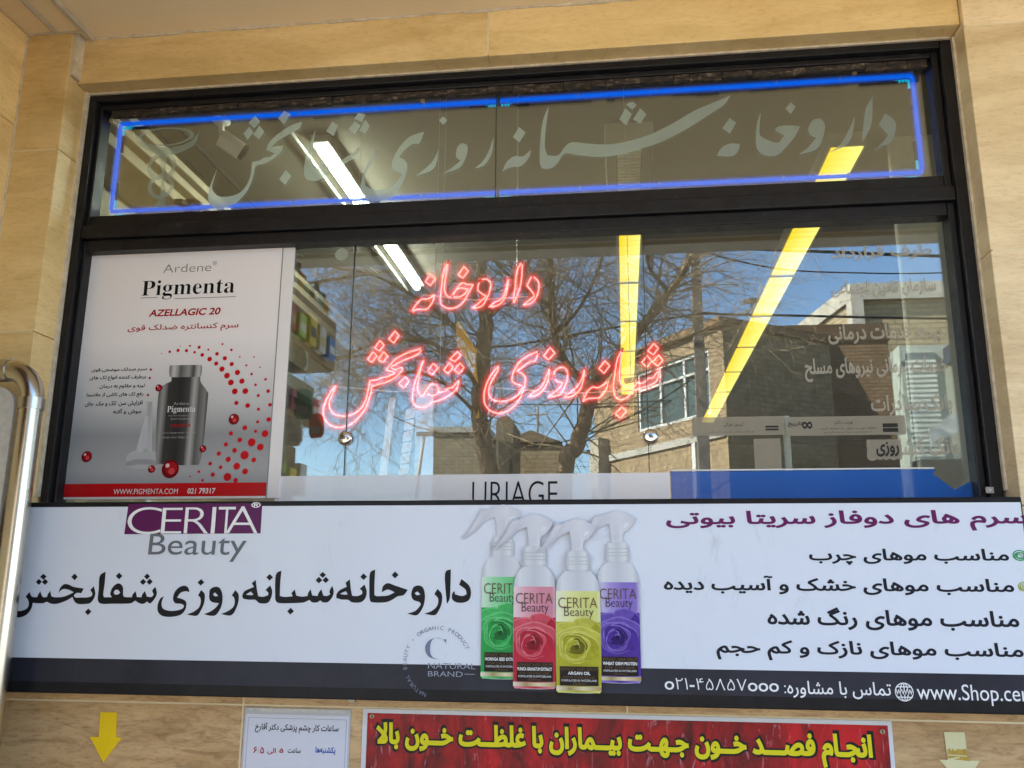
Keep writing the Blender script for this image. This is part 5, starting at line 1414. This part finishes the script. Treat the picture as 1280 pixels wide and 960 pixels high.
# rough brick house at an angle, left of the brown one
E0 = Vector((2.10, 18.6, 0)); dE = Vector((-.55, .835, 0)); nE = Vector((-.835, -.55, 0))
zt3 = PY(858, 421, 19.0).z
def eb(s, z, out=0.0):
    q = E0 + dE * s + nE * out
    r = mir((q.x, q.y, z)); return r
rough = NT('rough_brick'); 
rbk = rough.new('ShaderNodeTexBrick'); rbk.inputs['Color1'].default_value = (.42, .33, .21, 1); rbk.inputs['Color2'].default_value = (.37, .29, .18, 1); rbk.inputs['Mortar'].default_value = (.30, .24, .16, 1); rbk.inputs['Scale'].default_value = 1; rbk.inputs['Brick Width'].default_value = .30; rbk.inputs['Row Height'].default_value = .13; rbk.inputs['Mortar Size'].default_value = .02
rough.l.new(rough.coord('Object', (1, 1, 1), (R_(90), 0, 0)), rbk.inputs['Vector'])
_n = rough.noise(rough.coord(), 5, 8, .75)
rough.set(rough.mix(rbk.outputs['Color'], rough.ramp(_n, [(.3, (.55, .5, .45)), (.7, (1.2, 1.15, 1.1))]), .9, 'MULTIPLY'), .95); rough.bump(_n, .9, .12); rough = rough.m
LH = 5.2
ah = thing('stone_house', eb(LH / 2, .13), 'rough tan stone house with a white-framed window, between the tree and the concrete pole', 'house')
def slab(m, s0, s1, z0, z1, o0, o1, mi=0):
    a = [eb(s0, z0, o0), eb(s1, z0, o0), eb(s1, z0, o1), eb(s0, z0, o1)]
    m.prism(a, [(q.x, q.y, z1) for q in a], mi)
ws0, ws1, wzz0, wzz1 = .0, 3.0, 5.55, 7.15
m = MB(); slab(m, -.55, ws0, .13, zt3, -4, 0); slab(m, ws1, LH, .13, zt3, -4, 0); slab(m, ws0 + .001, ws1 - .001, .13, wzz0, -4, 0); slab(m, ws0 + .001, ws1 - .001, wzz1, zt3 - .001, -4, 0); slab(m, ws0 + .001, ws1 - .001, wzz0 + .001, wzz1 - .001, -4, -.5)
m.build('wall', rough, ah)
m = MB(); slab(m, -.6, LH + .1, zt3 + .001, zt3 + .22, -4.1, .12); m.build('coping', plain('coping_brown', (.22, .15, .09, 1), .9, 0, .2, 4), ah)
m = MB()
for a_, b_2, c_, d_ in ((ws0 + .01, ws1 - .01, wzz0 + .002, wzz0 + .08), (ws0 + .01, ws1 - .01, wzz1 - .08, wzz1 - .002), (ws0 + .01, ws0 + .08, wzz0 + .081, wzz1 - .081), (ws1 - .08, ws1 - .01, wzz0 + .081, wzz1 - .081), (.96, 1.04, wzz0 + .081, wzz1 - .081), (1.96, 2.04, wzz0 + .081, wzz1 - .081), (ws0 + .081, ws1 - .081, wzz1 - .52, wzz1 - .46)):
    slab(m, a_, b_2, c_, d_, -.12 if b_2 - a_ > 1 and d_ - c_ < .07 else -.13, -.04)
wn_ = m.build('window', m_wf, ah)
m = MB(); slab(m, ws0 + .05, ws1 - .05, wzz0 + .05, wzz1 - .05, -.11, -.10); m.build('pane', plain('pane_grey_green', (.07, .10, .10, 1), .08), wn_)
m = MB(); slab(m, -.5, LH - .02, 4.95, 5.12, .001, .06); m.build('string_course', m_conc, ah)
m = MB(); slab(m, .55, .68, .2, 4.94, .001, .07); m.build('downpipe', m_wf, ah)
m = MB(); slab(m, LH - .75, LH - .35, 4.2, 5.6, .002, .35); m.build('balcony_box', plain('box_cream', (.34, .31, .25, 1), .8), ah)

# far houses at the end of the street
fh = thing('far_house', RV(590, 600, 42), 'low grey house with a pitched gable far down the street behind the tree', 'house')
def fbox(px0, px1, pyt, dep, m, dd=8, mi=0):
    a = PY(px0, pyt, dep); b = PY(px1, pyt, dep)
    m.box(a.x, b.x, yv(dep) - dd, yv(dep), .0, a.z, mi)
m = MB(); fbox(542, 606, 541, 42, m); m.build('wall', brick('grey_brick', (.30, .26, .18, 1), (.26, .22, .15, 1), (.15, .13, .10, 1), 1.0, .5, .2, .02, (R_(90), 0, 0)), fh)
m = MB(); fbox(540, 607, 538, 41.9, m, .3); a = PY(541, 541, 41.9); m = MB(); b = PY(606, 541, 41.9)
m.box(a.x - .2, b.x + .2, yv(41.9) - 8.3, yv(41.9) + .02, a.z + .001, a.z + .30); m.build('coping', m_conc, fh)
g2 = thing('gable_house', RV(650, 600, 40), 'brown gabled house with a cross-shaped aerial at the foot of the right tree trunk', 'house')
m = MB(); fbox(627, 700, 552, 40, m); m.build('wall', brick('tan_brick', (.34, .27, .17, 1), (.30, .23, .14, 1), (.17, .13, .09, 1), 1.0, .5, .2, .02, (R_(90), 0, 0)), g2)
a = PY(625, 553, 39.9); b = PY(702, 553, 39.9); pk = PY(664, 538, 39.9)
m = MB(); tri = [(a.x, a.z), (b.x, b.z), (pk.x, pk.z)]
m.prism([(x, yv(39.9) + .05, z + .002) for x, z in tri], [(x, yv(39.9) - 8, z + .002) for x, z in tri]); m.build('roof', plain('roof_brown', (.20, .15, .10, 1), .9), g2)
c = RV(672, 541, 39.5); m = MB(); m.tube([c, c + Vector((0, 0, 1.3))], .06, 8); m.tube([c + Vector((-.5, 0, .9)), c + Vector((.5, 0, .9))], .05, 8); m.build('aerial', m_conc, g2, True)
ah2 = thing('arched_tower', RV(622, 600, 36), 'round-topped stone block between the two tree trunks far down the street', 'building')
a = PY(620, 530, 36); b = PY(641, 530, 36); r_ = (b.x - a.x) / 2; cxx = (a.x + b.x) / 2
arc = [(a.x, 0), (b.x, 0)] + [(cxx + r_ * math.cos(R_(k)), a.z + r_ * math.sin(R_(k))) for k in range(0, 181, 15)]
m = MB(); m.prism([(x, yv(36), z) for x, z in arc], [(x, yv(36) - 3, z) for x, z in arc]); m.build('wall', plain('tower_stone', (.17, .14, .10, 1), .9, 0, .2, 2), ah2)
m = MB(); m.box(cxx - .25, cxx + .25, yv(36) + .001, yv(36) + .05, a.z - 2.2, a.z - .8); m.build('niche', plain('niche_dark', (.08, .07, .05, 1), .9), ah2)

# corner shop at the right end of the street, with shutter and canopy
cs_ = thing('corner_shop', RV(1170, 600, 15.5), 'pale shuttered corner shop at the right end of the reflected street', 'shop')
vs = 15.5
a = PY(1124, 432, vs); b = PY(1178, 432, vs); zb_ = .13
m = MB(); m.box(a.x, a.x + 4, yv(vs) - .6, yv(vs), zb_, a.z); m.build('wall', plain('shop_wall', (.33, .37, .33, 1), .8, 0, .1, 2), cs_)
sh = NT('roller_shutter'); _w2 = sh.new('ShaderNodeTexWave', bands_direction='Z'); _w2.inputs['Scale'].default_value = 3.2; sh.l.new(sh.coord(), _w2.inputs['Vector'])
sh.set(sh.ramp(_w2.outputs['Fac'], [(.1, (.31, .35, .32)), (.5, (.37, .41, .385))]), .6, 0); sh.bump(_w2.outputs['Fac'], .5, .03)
m = MB(); q = PY(1160, 470, vs); m.box(a.x + .08, q.x + .15, yv(vs) + .001, yv(vs) + .06, zb_, a.z - .15); m.build('roller_shutter', sh.m, cs_)
q1 = PY(1185, 425, vs - .4); q2 = PY(1222, 395, vs - .4)
m = MB(); m.box(q1.x, q1.x + 2.6, yv(vs) + .07, yv(vs) + 1.2, a.z - .45, a.z - .1); m.build('canopy', plain('canopy_navy', (.02, .03, .06, 1), .6), cs_)
m = MB(); q = PY(1196, 500, vs); m.box(q.x, q.x + 1.4, yv(vs) + .001, yv(vs) + .10, a.z - 2.0, a.z - .55); m.build('ochre_panel', plain('panel_ochre', (.42, .27, .09, 1), .7), cs_)
q = PY(1165, 556, vs - 1.0); q3 = PY(1212, 528, vs - 1.0)
m = MB()
p_ = [(q.x, q.z), (q3.x + .6, q3.z + .25), (q3.x + .6, q3.z + .65), (q.x, q.z + .32)]
m.prism([(x, yv(vs - 1.0), z) for x, z in p_], [(x, yv(vs - 1.0) - .08, z) for x, z in p_]); m.build('sloping_fascia', plain('fascia_white', (.40, .42, .40, 1), .5), cs_)
m = MB(); m.box(q.x - .1, q3.x + 1.2, yv(vs) + .12, yv(vs) + .5, .13, q.z - .2); m.build('dark_front', plain('front_dark', (.03, .03, .03, 1), .5), cs_)

# concrete pole and cables
VP_ = 15.4
p0 = PY(876, 300, VP_); p1 = PY(872, 590, VP_)
px = (p0.x + p1.x) / 2
up = thing('utility_pole', (px, yv(VP_), .13), 'square concrete utility pole carrying black cables across the street', 'pole')
m = MB(); y_ = yv(VP_)
m.prism([(px - .13, y_ - .13, .13), (px + .13, y_ - .13, .13), (px + .13, y_ + .13, .13), (px - .13, y_ + .13, .13)], [(px - .085, y_ - .085, 10.2), (px + .085, y_ - .085, 10.2), (px + .085, y_ + .085, 10.2), (px - .085, y_ + .085, 10.2)])
bevel(m.build('shaft', plain('pole_concrete', (.20, .18, .16, 1), .9, 0, .25, 3), up), .015)
m = MB()
for z in (7.7, 8.55): m.box(px - .11, px + .11, y_ - .11, y_ + .11, z, z + .05)
m.build('steel_band', plain('band_steel', (.15, .15, .15, 1), .5, .6), up)
def cable(pts, sag, r, label, yk=None):
    P_ = [RV(*p) for p in pts]; out = []
    for a, b in zip(P_, P_[1:]):
        for k in range(14):
            t = k / 14; q = a.lerp(b, t); q.z -= sag * 4 * t * (1 - t); out.append(q)
    out.append(P_[-1])
    o = MB().tube(out, r, 6).build('cable', plain('cable_black', (.012, .012, .013, 1), .6), None, True, P_[1] if len(P_) > 2 else P_[0])
    return tag(o, label, 'cable', 'cables on the utility pole')
cable([(300, 366, 15.2), (600, 322, 15.2), (876, 309, 15.2), (1215, 322, 15.2)], .0, .032, 'thick black cable crossing highest, past the top of the pole')
cable([(300, 455, 15.1), (640, 432, 15.1), (800, 404, 15.1), (874, 392, 15.1), (1215, 399, 15.2)], .0, .024, 'black cable at the height of the brown house roof')
cable([(876, 314, 15.3), (990, 338, 17), (1215, 340, 19)], .05, .016, 'thin cable sagging right of the pole below the thick one')
cable([(640, 560, 19), (745, 540, 19), (870, 470, 16.5)], .1, .016, 'thin cable rising from the far houses to the pole')
cable([(650, 505, 24), (840, 500, 20)], .05, .016, 'thin level cable right of the right tree trunk')
# street lamp far left, and a distribution pole
c = RV(517, 604, 26); d = RV(530, 545, 26)
t = thing('street_lamp', (c.x, c.y, .1), 'thin leaning street lamp in the open sky left of the tree', 'street lamp')
MB().tube([(c.x - (d.x - c.x) * 1.4, c.y, .1), d], [.09, .05], 8).build('post', m_conc, t, True)
MB().box(d.x - .25, d.x + .30, d.y - .1, d.y + .1, d.z, d.z + .12).build('lamp_head', plain('lamp_dark', (.08, .08, .08, 1), .5), t)
c = RV(741, 590, 30); d = RV(740, 565, 30)
t = thing('distribution_pole', (c.x, c.y, .1), 'small distant pole with a crossarm right of the right tree trunk', 'pole')
MB().tube([(c.x, c.y, .1), d + Vector((0, 0, .3))], .09, 8).build('shaft', m_conc, t, True)
MB().box(d.x - .2, d.x + 1.2, d.y - .06, d.y + .06, d.z - .05, d.z + .07).build('crossarm', plain('lamp_dark', (.08, .08, .08, 1), .5), t)

# bare street trees
m_bark = NT('bark'); _v = m_bark.coord('Object', (1, 1, .35)); _n = m_bark.noise(_v, 14, 6, .7, .6)
m_bark.set(m_bark.ramp(_n, [(.3, (.15, .095, .055)), (.5, (.27, .18, .105)), (.7, (.38, .28, .18))]), .9); m_bark.bump(_n, .8, .03); m_bark = m_bark.m
m_twig = plain('twig_bark', (.36, .28, .18, 1), .9, 0, .3, 3)
def tree(label, limbs, seed, density, nst=1, spread=1.0, tw=1.0):
    """limbs: polylines of (px, py, depth, radius) read from the reflection; twigs grow from them"""
    rnd = random.Random(seed)
    base = RV(*limbs[0][0][:3])
    t = thing('street_tree', (base.x, base.y, .13), label, 'tree', 'bare street trees across the road')
    tk = MB(); twg = MB()
    starts = []
    for li, lb_ in enumerate(limbs):
        pts = [RV(a, b, c) for a, b, c, r in lb_]; rs = [r for *_, r in lb_]
        if li == 0:
            pts = [Vector((pts[0].x * 1.0 - (pts[1].x - pts[0].x) * .6, pts[0].y, .1))] + pts; rs = [rs[0] * 1.35] + rs
        sp, rr = [], []
        for i in range(len(pts) - 1):
            p0 = pts[max(i - 1, 0)]; p1 = pts[i]; p2 = pts[i + 1]; p3 = pts[min(i + 2, len(pts) - 1)]
            for k in range(6):
                u = k / 6
                sp.append(.5 * ((2 * p1) + (p2 - p0) * u + (2 * p0 - 5 * p1 + 4 * p2 - p3) * u * u + (3 * p1 - p0 - 3 * p2 + p3) * u ** 3)); rr.append(rs[i] + (rs[i + 1] - rs[i]) * u)
        sp.append(pts[-1]); rr.append(rs[-1])
        sp = [q + Vector((rnd.uniform(-1, 1), rnd.uniform(-1, 1), 0)) * rr[i] * .12 for i, q in enumerate(sp)]
        tk.tube(sp, rr, 10)
        for i in range(4, len(sp) - 1):
            if sp[i].z > 3.8 and rr[i] < .17: starts.append((sp[i], (sp[i + 1] - sp[i]).normalized(), rr[i]))
        starts.append((sp[-1], (sp[-1] - sp[-2]).normalized(), rr[-1]))
    def grow(p, d, L, r, lev):
        n = 4 if lev < 3 else 3
        pts = [p]; dirs = []
        for k in range(n):
            d = (d + Vector((rnd.uniform(-1, 1), rnd.uniform(-1, 1), rnd.uniform(-.7, .9))) * .30 + Vector((0, 0, .03 if lev < 2 else -.05))).normalized()
            p = p + d * (L / n); pts.append(p); dirs.append(d)
        rs = [r * (1 - .6 * k / n) for k in range(n + 1)]
        (tk if lev == 0 and r > .02 else twg).tube(pts, rs, 6 if lev == 0 else (4 if lev == 1 else 3), cap=False)
        if lev >= 4: return
        for k in range(1, n + 1):
            for _ in range(2 if lev < 3 else 1):
                if rnd.random() < density:
                    ax = Vector((rnd.uniform(-1, 1), rnd.uniform(-1, 1), rnd.uniform(-1, 1))).normalized()
                    nd = (dirs[k - 1] + ax * .95 * spread).normalized()
                    grow(pts[k], nd, L * rnd.uniform(.5, .8), max(rs[k] * .6, .0034 * tw), lev + 1)
    for p, d, r in starts:
        ax = Vector((rnd.uniform(-1, 1), rnd.uniform(-1, 1), rnd.uniform(-.5, .8))).normalized()
        for _ in range(nst):
            ax = Vector((rnd.uniform(-1, 1), rnd.uniform(-1, 1), rnd.uniform(-.7, .7))).normalized()
            if rnd.random() < .85: grow(p, (d * .6 + ax).normalized(), rnd.uniform(.7, 1.7), min(.018, r * .4), 1)
    tk.build('trunk', m_bark, t, True)
    twg.build('crown', m_twig, t)
    return t
tree('tall bare tree with a forked orange-brown trunk, nearer the brick houses',
     [[(705, 600, 13, .155), (722, 555, 13, .145), (735, 510, 13, .135), (743, 478, 13, .13)],
      [(741, 482, 13, .10), (722, 470, 13, .075), (700, 440, 12.9, .07), (690, 390, 12.8, .066), (689, 340, 12.7, .062), (682, 300, 12.6, .056), (684, 240, 12.5, .045)],
      [(744, 478, 13, .115), (775, 445, 13.1, .092), (805, 405, 13.2, .085), (835, 368, 13.3, .075), (856, 335, 13.4, .07), (868, 300, 13.5, .045)],
      [(838, 365, 13.2, .04), (812, 335, 13, .03), (808, 300, 12.8, .024)],
      [(760, 462, 13, .05), (800, 440, 12.6, .035), (850, 425, 12.3, .022), (905, 400, 12.1, .012)],
      [(690, 385, 12.8, .04), (655, 360, 12.6, .03), (620, 330, 12.4, .02)],
      [(690, 420, 12.8, .045), (716, 395, 12.9, .032), (738, 360, 13, .026), (755, 315, 13.1, .018)]], 5, .50, 2)
tree('broad bare tree with a dark leaning trunk and dense twigs on the left',
     [[(612, 610, 11.5, .150), (606, 560, 11.5, .140), (599, 510, 11.5, .130), (604, 450, 11.5, .125), (608, 400, 11.5, .12)],
      [(608, 402, 11.5, .11), (603, 350, 11.5, .085), (598, 300, 11.4, .06), (596, 240, 11.3, .04)],
      [(600, 445, 11.5, .055), (565, 405, 11.2, .04), (520, 372, 11, .03), (470, 345, 10.8, .022), (420, 335, 10.6, .02)],
      [(597, 480, 11.5, .045), (560, 440, 11.3, .034), (520, 425, 11.2, .026), (470, 430, 11.1, .02), (420, 450, 11, .018)],
      [(608, 400, 11.5, .05), (640, 360, 11.4, .034), (665, 320, 11.3, .024)],
      [(606, 370, 11.5, .045), (570, 330, 11.3, .032), (535, 300, 11.2, .024), (500, 250, 11, .015)],
      [(602, 350, 11.5, .035), (560, 350, 11.2, .026), (500, 330, 11, .02), (440, 300, 10.8, .012)],
      [(604, 330, 11.5, .035), (625, 310, 11.2, .026), (650, 280, 11, .02)],
      [(599, 520, 11.5, .035), (555, 480, 11.3, .024), (510, 465, 11.2, .018), (460, 490, 11.1, .015)]], 9, .58, 2)
